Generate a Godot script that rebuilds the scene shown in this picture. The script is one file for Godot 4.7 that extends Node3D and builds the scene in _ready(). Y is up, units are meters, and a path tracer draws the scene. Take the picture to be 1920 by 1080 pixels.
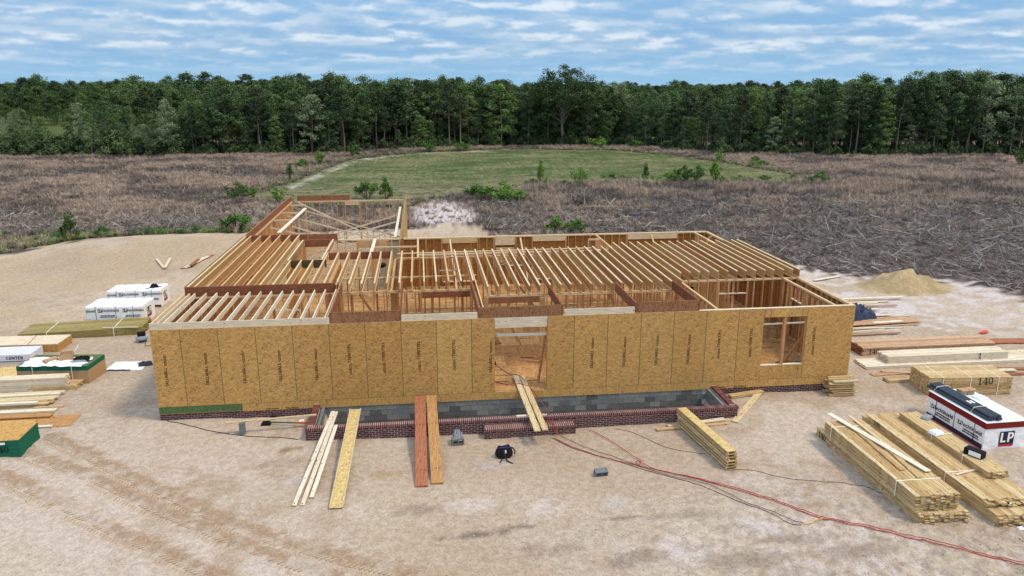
extends Node3D

const PANEL := 1.2192
const TOP := 3.35        # top of the wall plates
const DECK := 0.6        # top of the floor deck
const JTOP := 3.72       # top of the floor joists overhead
const EXPOSURE := 1.55

var rng := RandomNumberGenerator.new()
var used := {}
var boxes := {}
var M := {}
var n_soft := FastNoiseLite.new()
var n_mid := FastNoiseLite.new()
var n_fine := FastNoiseLite.new()


# ---------------------------------------------------------------- helpers
func numbered(called: String) -> String:
	if not used.has(called):
		used[called] = 0
		return called
	used[called] += 1
	return "%s_%03d" % [called, used[called]]


func tag(o: Node, label := "", category := "", group := "", kind := "") -> void:
	for pair in [["label", label], ["category", category], ["group", group], ["kind", kind]]:
		if pair[1] != "":
			o.set_meta(pair[0], pair[1])


func thing(called: String, label: String, category: String, at := Vector3.ZERO, turn := 0.0, group := "") -> Node3D:
	var o := Node3D.new()
	o.name = numbered(called)
	add_child(o)
	o.position = at
	o.rotation.y = turn
	tag(o, label, category, group)
	return o


func branch(parent: Node3D, called: String, at := Vector3.ZERO, turn := 0.0) -> Node3D:
	var o := Node3D.new()
	o.name = called
	parent.add_child(o, true)
	o.position = at
	o.rotation.y = turn
	return o


func put(parent: Node3D, called: String, mesh: Mesh, m: Material, at := Vector3.ZERO, turn := Vector3.ZERO) -> MeshInstance3D:
	var o := MeshInstance3D.new()
	o.name = numbered(called) if parent == self else called
	o.mesh = mesh
	if m:
		o.material_override = m
	parent.add_child(o, true)
	o.position = at
	o.rotation = turn
	return o


func srgb(r: float, g: float, b: float) -> Color:
	return Color(r / 255.0, g / 255.0, b / 255.0)


# a box whose texture runs along its longest side; six variants of each size, shared by all alike pieces
func box_mesh(size: Vector3, variant := -1) -> ArrayMesh:
	var v := variant if variant >= 0 else rng.randi() % 6
	var key := "%.3f %.3f %.3f %d" % [size.x, size.y, size.z, v]
	if boxes.has(key):
		return boxes[key]
	var batch := Batch.new()
	batch.add_box(Transform3D.IDENTITY, size, Color.WHITE, Vector2(v * 0.37, v * 0.61))
	boxes[key] = batch.mesh()
	return boxes[key]


func box(parent: Node3D, called: String, m: Material, centre: Vector3, size: Vector3, turn := Vector3.ZERO) -> MeshInstance3D:
	return put(parent, called, box_mesh(size), m, centre, turn)


# a board from a to b: width lies level, height stands up
func bar(parent: Node3D, called: String, a: Vector3, b: Vector3, width: float, height: float, m: Material, roll := 0.0) -> MeshInstance3D:
	var o := put(parent, called, box_mesh(Vector3(snappedf((b - a).length(), 0.01), height, width)), m)
	o.transform = Transform3D(along(b - a, roll), (a + b) * 0.5)
	return o


func along(d: Vector3, roll := 0.0) -> Basis:
	var x := d.normalized()
	var up := Vector3.UP if absf(x.y) < 0.98 else Vector3.BACK
	var z := x.cross(up).normalized()
	var y := z.cross(x).normalized()
	return Basis(x, y, z).rotated(x, roll)


class Batch:
	var v := PackedVector3Array()
	var n := PackedVector3Array()
	var uv := PackedVector2Array()
	var c := PackedColorArray()
	var ix := PackedInt32Array()

	func add_box(t: Transform3D, size: Vector3, color := Color.WHITE, shift := Vector2.ZERO) -> void:
		var h := size * 0.5
		var longest := size.max_axis_index()
		for axis in 3:
			var a := (axis + 1) % 3
			var b := (axis + 2) % 3
			var u := a if (a == longest or (b != longest and size[a] >= size[b])) else b
			var w := b if u == a else a
			for side in [-1.0, 1.0]:
				var at := v.size()
				var nn := Vector3.ZERO
				nn[axis] = side
				for k in 4:
					var p := Vector3.ZERO
					p[axis] = h[axis] * side
					p[a] = h[a] * (1.0 if k == 1 or k == 2 else -1.0)
					p[b] = h[b] * (1.0 if k >= 2 else -1.0)
					v.append(t * p)
					n.append((t.basis * nn).normalized())
					uv.append(Vector2(p[u], p[w] + 0.31 * axis) + shift)
					c.append(color)
				if side > 0:
					ix.append_array([at, at + 2, at + 1, at, at + 3, at + 2])
				else:
					ix.append_array([at, at + 1, at + 2, at, at + 2, at + 3])

	# corner points given anticlockwise as seen from the front
	func add_quad(p: Array, color := Color.WHITE, uvs := [Vector2(0, 0), Vector2(1, 0), Vector2(1, 1), Vector2(0, 1)]) -> void:
		var at := v.size()
		var nn: Vector3 = (p[1] - p[0]).cross(p[2] - p[0]).normalized()
		for k in 4:
			v.append(p[k])
			n.append(nn)
			uv.append(uvs[k])
			c.append(color)
		ix.append_array([at, at + 2, at + 1, at, at + 3, at + 2])

	func add_tri(p: Array, nn: Vector3, color := Color.WHITE) -> void:
		var at := v.size()
		for k in 3:
			v.append(p[k])
			n.append(nn)
			uv.append(Vector2(k % 2, k / 2))
			c.append(color)
		ix.append_array([at, at + 2, at + 1])

	# a tube through points, radius per point
	func add_tube(pts: Array, radii: Array, sides := 6, color := Color.WHITE, caps := true) -> void:
		var at := v.size()
		var run := 0.0
		for i in pts.size():
			var d: Vector3 = pts[mini(i + 1, pts.size() - 1)] - pts[maxi(i - 1, 0)]
			d = d.normalized()
			var side := d.cross(Vector3.UP if absf(d.y) < 0.9 else Vector3.RIGHT).normalized()
			var up := side.cross(d)
			if i > 0:
				run += (pts[i] - pts[i - 1]).length()
			for k in sides + 1:
				var ang := TAU * k / sides
				var nn := side * cos(ang) + up * sin(ang)
				v.append(pts[i] + nn * radii[i])
				n.append(nn)
				uv.append(Vector2(run, ang * radii[i]))
				c.append(color)
		for i in pts.size() - 1:
			for k in sides:
				var p := at + i * (sides + 1) + k
				var q := p + sides + 1
				ix.append_array([p, p + 1, q, p + 1, q + 1, q])
		if caps:
			for e in [0, pts.size() - 1]:
				var first := v.size()
				var d: Vector3 = (pts[0] - pts[1]).normalized() if e == 0 else (pts[-1] - pts[-2]).normalized()
				v.append(pts[e])
				n.append(d)
				uv.append(Vector2.ZERO)
				c.append(color)
				for k in sides + 1:
					v.append(v[at + e * (sides + 1) + k])
					n.append(d)
					uv.append(Vector2(0.05, 0.05))
					c.append(color)
				for k in sides:
					if e == 0:
						ix.append_array([first, first + 1 + k + 1, first + 1 + k])
					else:
						ix.append_array([first, first + 1 + k, first + 1 + k + 1])

	func into(m: ArrayMesh, material: Material = null) -> ArrayMesh:
		var arrays := []
		arrays.resize(Mesh.ARRAY_MAX)
		arrays[Mesh.ARRAY_VERTEX] = v
		arrays[Mesh.ARRAY_NORMAL] = n
		arrays[Mesh.ARRAY_TEX_UV] = uv
		arrays[Mesh.ARRAY_TEX_UV2] = uv
		arrays[Mesh.ARRAY_COLOR] = c
		arrays[Mesh.ARRAY_INDEX] = ix
		m.add_surface_from_arrays(Mesh.PRIMITIVE_TRIANGLES, arrays)
		if material:
			m.surface_set_material(m.get_surface_count() - 1, material)
		return m

	func mesh(material: Material = null) -> ArrayMesh:
		return into(ArrayMesh.new(), material)


func revolve(profile: Array, sides := 20) -> ArrayMesh:
	var b := Batch.new()
	for i in profile.size() - 1:
		for k in sides:
			var a0 := TAU * k / sides
			var a1 := TAU * (k + 1) / sides
			var p: Vector2 = profile[i]
			var q: Vector2 = profile[i + 1]
			var nn := Vector2(q.y - p.y, -(q.x - p.x)).normalized()
			var at := b.v.size()
			for e in [[p, a0], [p, a1], [q, a1], [q, a0]]:
				b.v.append(Vector3(e[0].x * cos(e[1]), e[0].y, -e[0].x * sin(e[1])))
				b.n.append(Vector3(nn.x * cos(e[1]), nn.y, -nn.x * sin(e[1])))
				b.uv.append(Vector2(e[1], e[0].y))
				b.c.append(Color.WHITE)
			b.ix.append_array([at, at + 2, at + 1, at, at + 3, at + 2])
	return b.mesh()


# ---------------------------------------------------------------- materials
func plain(color: Color, rough := 0.85) -> StandardMaterial3D:
	var m := StandardMaterial3D.new()
	m.albedo_color = color
	m.roughness = rough
	m.metallic_specular = 0.35
	return m


func textured(color: Color, t: Texture2D, scale: Vector3, rough := 0.85) -> StandardMaterial3D:
	var m := plain(color, rough)
	m.albedo_texture = t
	m.uv1_scale = scale
	return m


func noise(kind: int, freq: float, octaves := 4, at_seed := 1) -> FastNoiseLite:
	var f := FastNoiseLite.new()
	f.noise_type = kind
	f.frequency = freq
	f.fractal_octaves = octaves
	f.seed = at_seed
	return f


func grain_texture(knots: int, depth: float, at_seed: int) -> ImageTexture:
	var w := 512
	var h := 256
	var f := noise(FastNoiseLite.TYPE_SIMPLEX, 0.02, 3, at_seed)
	var im := Image.create(w, h, false, Image.FORMAT_RGB8)
	var r := RandomNumberGenerator.new()
	r.seed = at_seed
	var ks := []
	for i in knots:
		ks.append(Vector3(r.randf() * w, r.randf() * h, r.randf_range(3.0, 6.5)))
	for y in h:
		for x in w:
			var g := f.get_noise_2d(x * 0.35, y * 5.0) * 0.6 + f.get_noise_2d(x * 0.2 + 400.0, y * 14.0) * 0.4
			var s := 1.0 - depth * clampf(0.5 - g, 0.0, 1.0)
			im.set_pixel(x, y, Color(s, s * (0.985 - 0.02 * g), s * (0.96 - 0.05 * g)))
	for k in ks:
		for y in range(int(k.y - k.z * 1.6), int(k.y + k.z * 1.6) + 1):
			for x in range(int(k.x - k.z * 2.4), int(k.x + k.z * 2.4) + 1):
				var d: float = Vector2((x - k.x) / 1.5, y - k.y).length() / k.z
				if d < 1.0:
					var p := im.get_pixel(posmod(x, w), posmod(y, h))
					im.set_pixel(posmod(x, w), posmod(y, h), p.lerp(Color(0.42, 0.27, 0.15), clampf(1.3 - d, 0.0, 0.9)))
	return ImageTexture.create_from_image(im)


# pressed wood flakes
func flake_texture(at_seed: int, dark: float, size := 512) -> ImageTexture:
	var im := Image.create(size, size, false, Image.FORMAT_RGB8)
	im.fill(Color(0.88, 0.865, 0.83))
	var r := RandomNumberGenerator.new()
	r.seed = at_seed
	for i in 3200:
		var deep := r.randf() < dark
		var tone := r.randf_range(0.72, 1.0)
		var c := Color(tone, tone * r.randf_range(0.93, 1.0), tone * r.randf_range(0.8, 1.0))
		var length := r.randf_range(10.0, 34.0)
		var wide := r.randf_range(2.0, 7.0)
		if deep:
			tone = r.randf_range(0.3, 0.55)
			c = Color(tone, tone * 0.8, tone * 0.55)
			length = r.randf_range(5.0, 17.0)
			wide = r.randf_range(2.0, 4.6)
		var a := r.randf_range(-0.9, 0.9) + PI * 0.5
		var p := Vector2(r.randf(), r.randf()) * size
		var d := Vector2(cos(a), sin(a))
		var s := Vector2(-d.y, d.x)
		for t in range(0, int(length)):
			for k in range(0, int(wide) + 1):
				var q := p + d * t + s * k
				im.set_pixel(posmod(int(q.x), size), posmod(int(q.y), size), c)
	return ImageTexture.create_from_image(im)


func make_materials() -> void:
	var grain := grain_texture(14, 0.24, 3)
	var grain2 := grain_texture(26, 0.34, 7)
	var flakes := flake_texture(11, 0.05)
	var flakes_dark := flake_texture(23, 0.32)
	var sc := Vector3(0.4, 1.7, 1.0)
	M.pine = []
	for c in [srgb(238, 214, 174), srgb(230, 202, 158), srgb(242, 224, 190), srgb(222, 190, 144), srgb(234, 206, 170)]:
		M.pine.append(textured(c, grain, sc))
	M.stud = []
	for c in [srgb(214, 170, 120), srgb(204, 158, 110), srgb(222, 184, 134), srgb(194, 146, 102), srgb(212, 160, 118)]:
		M.stud.append(textured(c, grain, sc))
	M.pale = []
	for c in [srgb(242, 234, 218), srgb(238, 226, 206), srgb(246, 240, 228), srgb(232, 216, 192)]:
		M.pale.append(textured(c, grain, sc))
	M.yellow = []
	for c in [srgb(232, 208, 162), srgb(220, 190, 142), srgb(238, 220, 180), srgb(206, 174, 126), srgb(226, 198, 152)]:
		M.yellow.append(textured(c, grain2, sc))
	M.pinkish = []
	for c in [srgb(224, 190, 160), srgb(214, 176, 146), srgb(230, 202, 174), srgb(206, 164, 134)]:
		M.pinkish.append(textured(c, grain2, sc))
	M.treated = []
	for c in [srgb(170, 158, 104), srgb(160, 146, 94), srgb(178, 166, 114)]:
		M.treated.append(textured(c, grain2, sc))
	M.lvl = []
	for c in [srgb(166, 108, 80), srgb(154, 98, 72), srgb(174, 118, 88)]:
		M.lvl.append(textured(c, grain2, sc))
	M.lvl_orange = textured(srgb(190, 124, 94), grain2, sc)
	M.lvl_tan = textured(srgb(208, 160, 108), grain2, sc)
	M.osb = []
	for c in [srgb(216, 174, 112), srgb(210, 168, 108), srgb(220, 180, 118), srgb(214, 174, 114), srgb(208, 164, 104)]:
		M.osb.append(textured(c, flakes, Vector3(0.42, 0.42, 1)))
	M.osb_band = textured(srgb(214, 174, 112), flakes, Vector3(0.42, 0.42, 1))
	M.osb_floor = []
	for c in [srgb(206, 164, 116), srgb(196, 152, 104), srgb(212, 174, 126), srgb(186, 142, 98)]:
		M.osb_floor.append(textured(c, flakes, Vector3(0.3, 0.3, 1)))
	M.web = []
	for c in [srgb(214, 184, 136), srgb(204, 164, 116), srgb(194, 146, 102), srgb(206, 160, 112)]:
		M.web.append(textured(c, flakes, Vector3(0.6, 0.6, 1)))
	M.osb_dark = textured(srgb(168, 124, 96), flakes_dark, Vector3(0.55, 0.4, 1))
	M.osb_inside = textured(srgb(200, 146, 84), flakes, Vector3(0.42, 0.42, 1))
	M.osb_green = textured(srgb(98, 128, 84), flakes, Vector3(0.42, 0.42, 1))
	M.osb_pale = textured(srgb(228, 206, 150), flakes, Vector3(0.5, 0.5, 1))
	M.edge_green = plain(srgb(82, 108, 66))
	M.green_paint = plain(srgb(22, 100, 78), 0.7)
	M.print = plain(srgb(64, 44, 28), 0.9)
	M.ink = plain(srgb(24, 22, 24), 0.9)
	M.red_paint = plain(srgb(128, 34, 32), 0.75)
	M.brick = []
	for c in [srgb(108, 66, 66), srgb(92, 56, 60), srgb(120, 74, 72), srgb(82, 54, 58), srgb(112, 64, 64)]:
		M.brick.append(textured(c, flakes_dark, Vector3(3.0, 3.0, 1), 0.9))
	M.brick_cap = []
	for c in [srgb(136, 86, 84), srgb(124, 78, 78), srgb(148, 96, 92)]:
		M.brick_cap.append(textured(c, flakes_dark, Vector3(3.0, 3.0, 1), 0.9))
	M.mortar = plain(srgb(206, 196, 190), 0.95)
	M.brick_batch = plain(Color.WHITE, 0.9)
	M.brick_batch.vertex_color_use_as_albedo = true
	M.block = []
	for c in [srgb(140, 152, 164), srgb(130, 142, 156), srgb(150, 160, 170), srgb(134, 146, 160)]:
		M.block.append(textured(c, flakes_dark, Vector3(1.6, 1.6, 1), 0.95))
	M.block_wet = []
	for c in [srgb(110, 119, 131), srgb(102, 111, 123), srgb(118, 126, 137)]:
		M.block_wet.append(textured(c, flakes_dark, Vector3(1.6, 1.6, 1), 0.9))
	M.black = plain(srgb(26, 25, 28), 0.8)
	M.wrap = textured(srgb(236, 238, 244), null, Vector3.ONE, 0.45)
	M.foil = plain(srgb(226, 232, 240), 0.3)
	M.navy = plain(srgb(40, 42, 58), 0.6)
	M.red_print = plain(srgb(196, 52, 52), 0.6)
	M.strap = plain(srgb(236, 232, 222), 0.5)
	M.card = plain(srgb(178, 146, 112), 0.9)
	M.white = plain(srgb(240, 240, 240), 0.6)
	M.pipe = plain(srgb(58, 66, 80), 0.4)
	M.metal = plain(srgb(140, 146, 154), 0.45)
	M.tank = plain(srgb(128, 142, 156), 0.4)
	M.tarp_blue = plain(srgb(52, 64, 92), 0.5)
	M.cord_red = plain(srgb(176, 44, 54), 0.6)
	M.cord_dark = plain(srgb(66, 54, 52), 0.8)
	M.cord_brown = plain(srgb(134, 84, 76), 0.8)
	M.cord_yellow = plain(srgb(222, 178, 66), 0.6)


func some(list: Array) -> Material:
	return list[rng.randi() % list.size()]


# ---------------------------------------------------------------- sky
func seen(r: float, g: float, b: float) -> Color:
	var c := Color(r, g, b).srgb_to_linear()
	return Color(c.r / EXPOSURE, c.g / EXPOSURE, c.b / EXPOSURE)


func cloud_color(dir: Vector3, f: FastNoiseLite, g: FastNoiseLite) -> Color:
	var e := maxf(dir.y, 0.002)
	var flat := Vector2(dir.x, dir.z).normalized()
	var p := flat / (e + 0.10)
	var d := f.get_noise_2d(p.x, p.y) + 0.5 * g.get_noise_2d(p.x, p.y)
	var above := flat / (e + 0.10 + 0.009)
	var d_up := f.get_noise_2d(above.x, above.y) + 0.5 * g.get_noise_2d(above.x, above.y)
	var cover := 0.38 + 0.62 * smoothstep(-0.6, 0.25, d)
	var lit := clampf(0.42 + (d - d_up) * 0.9 + 0.3 * d, 0.0, 1.0)
	var low := clampf(1.0 - e / 0.05, 0.0, 1.0)
	var blue := sky_blue.lerp(sky_low, low)
	var base := cloud_base.lerp(sky_low, low * 0.8)
	var white := cloud_top.lerp(cloud_low, low)
	var cloud := base.lerp(white, smoothstep(0.32, 1.0, lit) * (0.35 + 0.65 * smoothstep(-0.35, 0.35, g.get_noise_2d(p.x * 1.7 + 9.0, p.y * 1.7))))
	var c := blue.lerp(cloud, cover * (1.0 - 0.7 * low * low))
	c = c.lerp(cloud_high, smoothstep(0.12, 0.6, e) * 0.55)
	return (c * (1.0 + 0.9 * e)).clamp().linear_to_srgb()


var sky_blue := seen(0.47, 0.68, 0.86)
var sky_low := seen(0.60, 0.78, 0.91)
var cloud_base := seen(0.65, 0.77, 0.88)
var cloud_top := seen(0.86, 0.905, 0.95)
var cloud_high := seen(0.86, 0.875, 0.885)
var cloud_low := seen(0.70, 0.83, 0.93)


func sky_image() -> Image:
	var w := 4096
	var h := 2048
	var f := noise(FastNoiseLite.TYPE_SIMPLEX_SMOOTH, 1.9, 6, 5)
	f.fractal_gain = 0.6
	var g := noise(FastNoiseLite.TYPE_SIMPLEX_SMOOTH, 0.7, 2, 9)
	var data := PackedByteArray()
	data.resize(w * h * 3)
	data.fill(150)
	var fine_from := h / 2 - 150
	var y := 0
	while y < h / 2:
		var step := 1 if y >= fine_from else 4
		var elev := PI * (0.5 - (y + step * 0.5) / h)
		var ce := cos(elev)
		var se := sin(elev)
		var x := 0
		while x < w:
			var az := TAU * ((x + step * 0.5) / w - 0.5)
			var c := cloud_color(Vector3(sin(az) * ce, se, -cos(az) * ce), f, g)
			var r := int(c.r * 255.0)
			var gg := int(c.g * 255.0)
			var b := int(c.b * 255.0)
			for j in step:
				var at := ((y + j) * w + x) * 3
				for i in step:
					data[at] = r
					data[at + 1] = gg
					data[at + 2] = b
					at += 3
			x += step
		y += step
	return Image.create_from_data(w, h, false, Image.FORMAT_RGB8, data)


func make_view() -> void:
	var cam := Camera3D.new()
	cam.name = "camera"
	add_child(cam)
	cam.position = Vector3(-3.38, 11.18, 25.35)
	cam.rotation = Vector3(deg_to_rad(-14.8765), deg_to_rad(-6.8638), 0.0)
	cam.fov = 41.508
	cam.far = 4000.0
	cam.current = true
	var sky := Sky.new()
	var pano := PanoramaSkyMaterial.new()
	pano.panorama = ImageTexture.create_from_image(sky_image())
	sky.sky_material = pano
	var env := Environment.new()
	env.background_mode = Environment.BG_SKY
	env.sky = sky
	env.background_energy_multiplier = 1.0
	env.tonemap_mode = Environment.TONE_MAPPER_LINEAR
	env.tonemap_exposure = EXPOSURE
	env.sdfgi_enabled = true
	env.ssao_enabled = true
	env.ssil_enabled = true
	var world := WorldEnvironment.new()
	world.name = "world_environment"
	world.environment = env
	add_child(world)
	var sun := DirectionalLight3D.new()
	sun.name = "sun"
	sun.light_color = Color(1.0, 0.91, 0.77)
	sun.light_energy = 0.5
	sun.light_angular_distance = 10.0
	sun.shadow_enabled = true
	add_child(sun)
	sun.look_at_from_position(Vector3(30.0, 52.0, 14.0), Vector3.ZERO, Vector3.UP)


# ---------------------------------------------------------------- ground
var green_field := PackedVector2Array([Vector2(-24, -55), Vector2(-21, -58), Vector2(-19, -68), Vector2(-17, -82), Vector2(-14.7, -97), Vector2(-8, -105), Vector2(-2, -110), Vector2(13, -115), Vector2(32, -110), Vector2(39, -97), Vector2(43, -82), Vector2(45, -70), Vector2(43, -62), Vector2(38, -58), Vector2(28.7, -61.6), Vector2(18, -64), Vector2(9.8, -63), Vector2(1.2, -55.4), Vector2(-6, -50), Vector2(-14, -51)])
var yard := PackedVector2Array([Vector2(-200, 60), Vector2(-200, -20), Vector2(-60, -24), Vector2(-31.4, -27.5), Vector2(-28, -31), Vector2(-24, -33), Vector2(-17, -33.6), Vector2(-12, -33), Vector2(-4, -34), Vector2(-0.5, -35), Vector2(2, -33), Vector2(6, -22), Vector2(14, -20), Vector2(19, -22), Vector2(21, -18), Vector2(22.5, -16.5), Vector2(27.5, -14.6), Vector2(29, -10), Vector2(31, -6), Vector2(60, 4), Vector2(200, 20), Vector2(200, 60)])


func depth_in(poly: PackedVector2Array, p: Vector2) -> float:
	var best := 1e9
	for i in poly.size():
		var q := Geometry2D.get_closest_point_to_segment(p, poly[i], poly[(i + 1) % poly.size()])
		best = minf(best, p.distance_squared_to(q))
	best = sqrt(best)
	return best if Geometry2D.is_point_in_polygon(p, poly) else -best


const RUTS := [[Vector2(-17.5, -0.5), Vector2(-14.68, 1.89), Vector2(-12.96, 3.48), Vector2(-11.13, 4.94), Vector2(-9.44, 6.39), Vector2(-7.51, 7.85), Vector2(-5.55, 8.97), Vector2(-3.6, 9.9), Vector2(-1.0, 11.0)], [Vector2(-17.5, 1.0), Vector2(-15.55, 2.40), Vector2(-13.18, 4.09), Vector2(-10.59, 6.20), Vector2(-8.58, 7.73), Vector2(-6.0, 9.5), Vector2(-3.5, 11.0)], [Vector2(-18.0, 2.0), Vector2(-15.88, 3.62), Vector2(-13.66, 5.35), Vector2(-11.70, 6.88), Vector2(-9.51, 8.51), Vector2(-7.0, 10.4)]]


# signed distance from a wheel path, positive on its uphill side
func rut(p: Vector2, path: Array) -> float:
	var best := 99.0
	for i in path.size() - 1:
		var a: Vector2 = path[i]
		var b: Vector2 = path[i + 1]
		var q := Geometry2D.get_closest_point_to_segment(p, a, b)
		var d := p.distance_to(q)
		if d < absf(best):
			best = d * signf((b - a).cross(q - p))
	return best


func ground_height(x: float, z: float) -> float:
	var y := 0.035 * n_soft.get_noise_2d(x * 1.6, z * 1.6)
	if z > -60.0 and absf(x) < 60.0:
		y += 0.018 * n_mid.get_noise_2d(x * 2.4, z * 2.4)
		# rough, churned corner by the lumber at the front
		y += 0.05 * smoothstep(-2.0, 8.0, x) * smoothstep(3.0, 8.5, z) * n_mid.get_noise_2d(x * 5.0, z * 5.0)
	if x < 0.0 and z > 0.5:
		for k in 3:
			var off := rut(Vector2(x, z), RUTS[k])
			y += 0.07 * exp(-pow((off - 0.33) / 0.13, 2.0)) * (0.7 + 0.6 * n_fine.get_noise_2d(x, z)) - 0.04 * exp(-pow(off / 0.2, 2.0)) + 0.025 * exp(-pow((off + 0.33) / 0.1, 2.0))
	# bank at the left, swells by the house corners and behind the house
	y += 0.75 * exp(-pow((x + 23.0) / 9.0, 2.0) - pow((z + 30.0) / 4.5, 2.0))
	y += 0.35 * exp(-pow((x + 9.0) / 9.0, 2.0) - pow((z + 33.5) / 2.0, 2.0)) + 0.6 * exp(-pow((x + 0.3) / 3.0, 2.0) - pow((z + 35.0) / 1.8, 2.0))
	y += 0.10 * exp(-pow((x + 12.5) / 2.5, 2.0) - pow(z / 1.5, 2.0)) + 0.08 * exp(-pow((x - 8.5) / 3.0, 2.0) - pow((z - 1.5) / 2.0, 2.0))
	y -= 0.07 * exp(-pow(x / 6.0, 2.0) - pow((z - 2.4) / 1.6, 2.0))
	# inside the porch the earth lies lower
	if absf(x) < 6.9 and z > -1.0 and z < 1.9:
		y = minf(y, -0.62 + 0.03 * n_mid.get_noise_2d(x * 6.0, z * 6.0))
	# windrow of pushed-up brush and earth along the right edge of the yard
	if z < -4.0 and z > -60.0:
		y += 0.5 * exp(-pow((x - 33.0) / 5.0, 2.0)) * smoothstep(-8.0, -12.0, z) * (0.6 + 0.6 * n_mid.get_noise_2d(x * 0.8, z * 0.8))
	if z < -6.0 and z > -62.0 and (x > 15.0 or z < -34.0):
		y += maxf(0.0, 0.3 * n_mid.get_noise_2d(x * 0.55 + 30.0, z * 0.55)) * smoothstep(-0.5, -3.5, depth_in(yard, Vector2(x, z)))
	# sand heap
	var r := Vector2((x - 24.1) / 2.6, (z + 14.0) / 1.9).length()
	y += 1.15 * pow(maxf(0.0, 1.0 - r), 1.2) * (1.0 + 0.7 * n_mid.get_noise_2d(x * 2.2, z * 2.2)) + (0.12 * n_fine.get_noise_2d(x * 0.8, z * 0.8) if r < 0.95 else 0.0)
	return y


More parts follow.
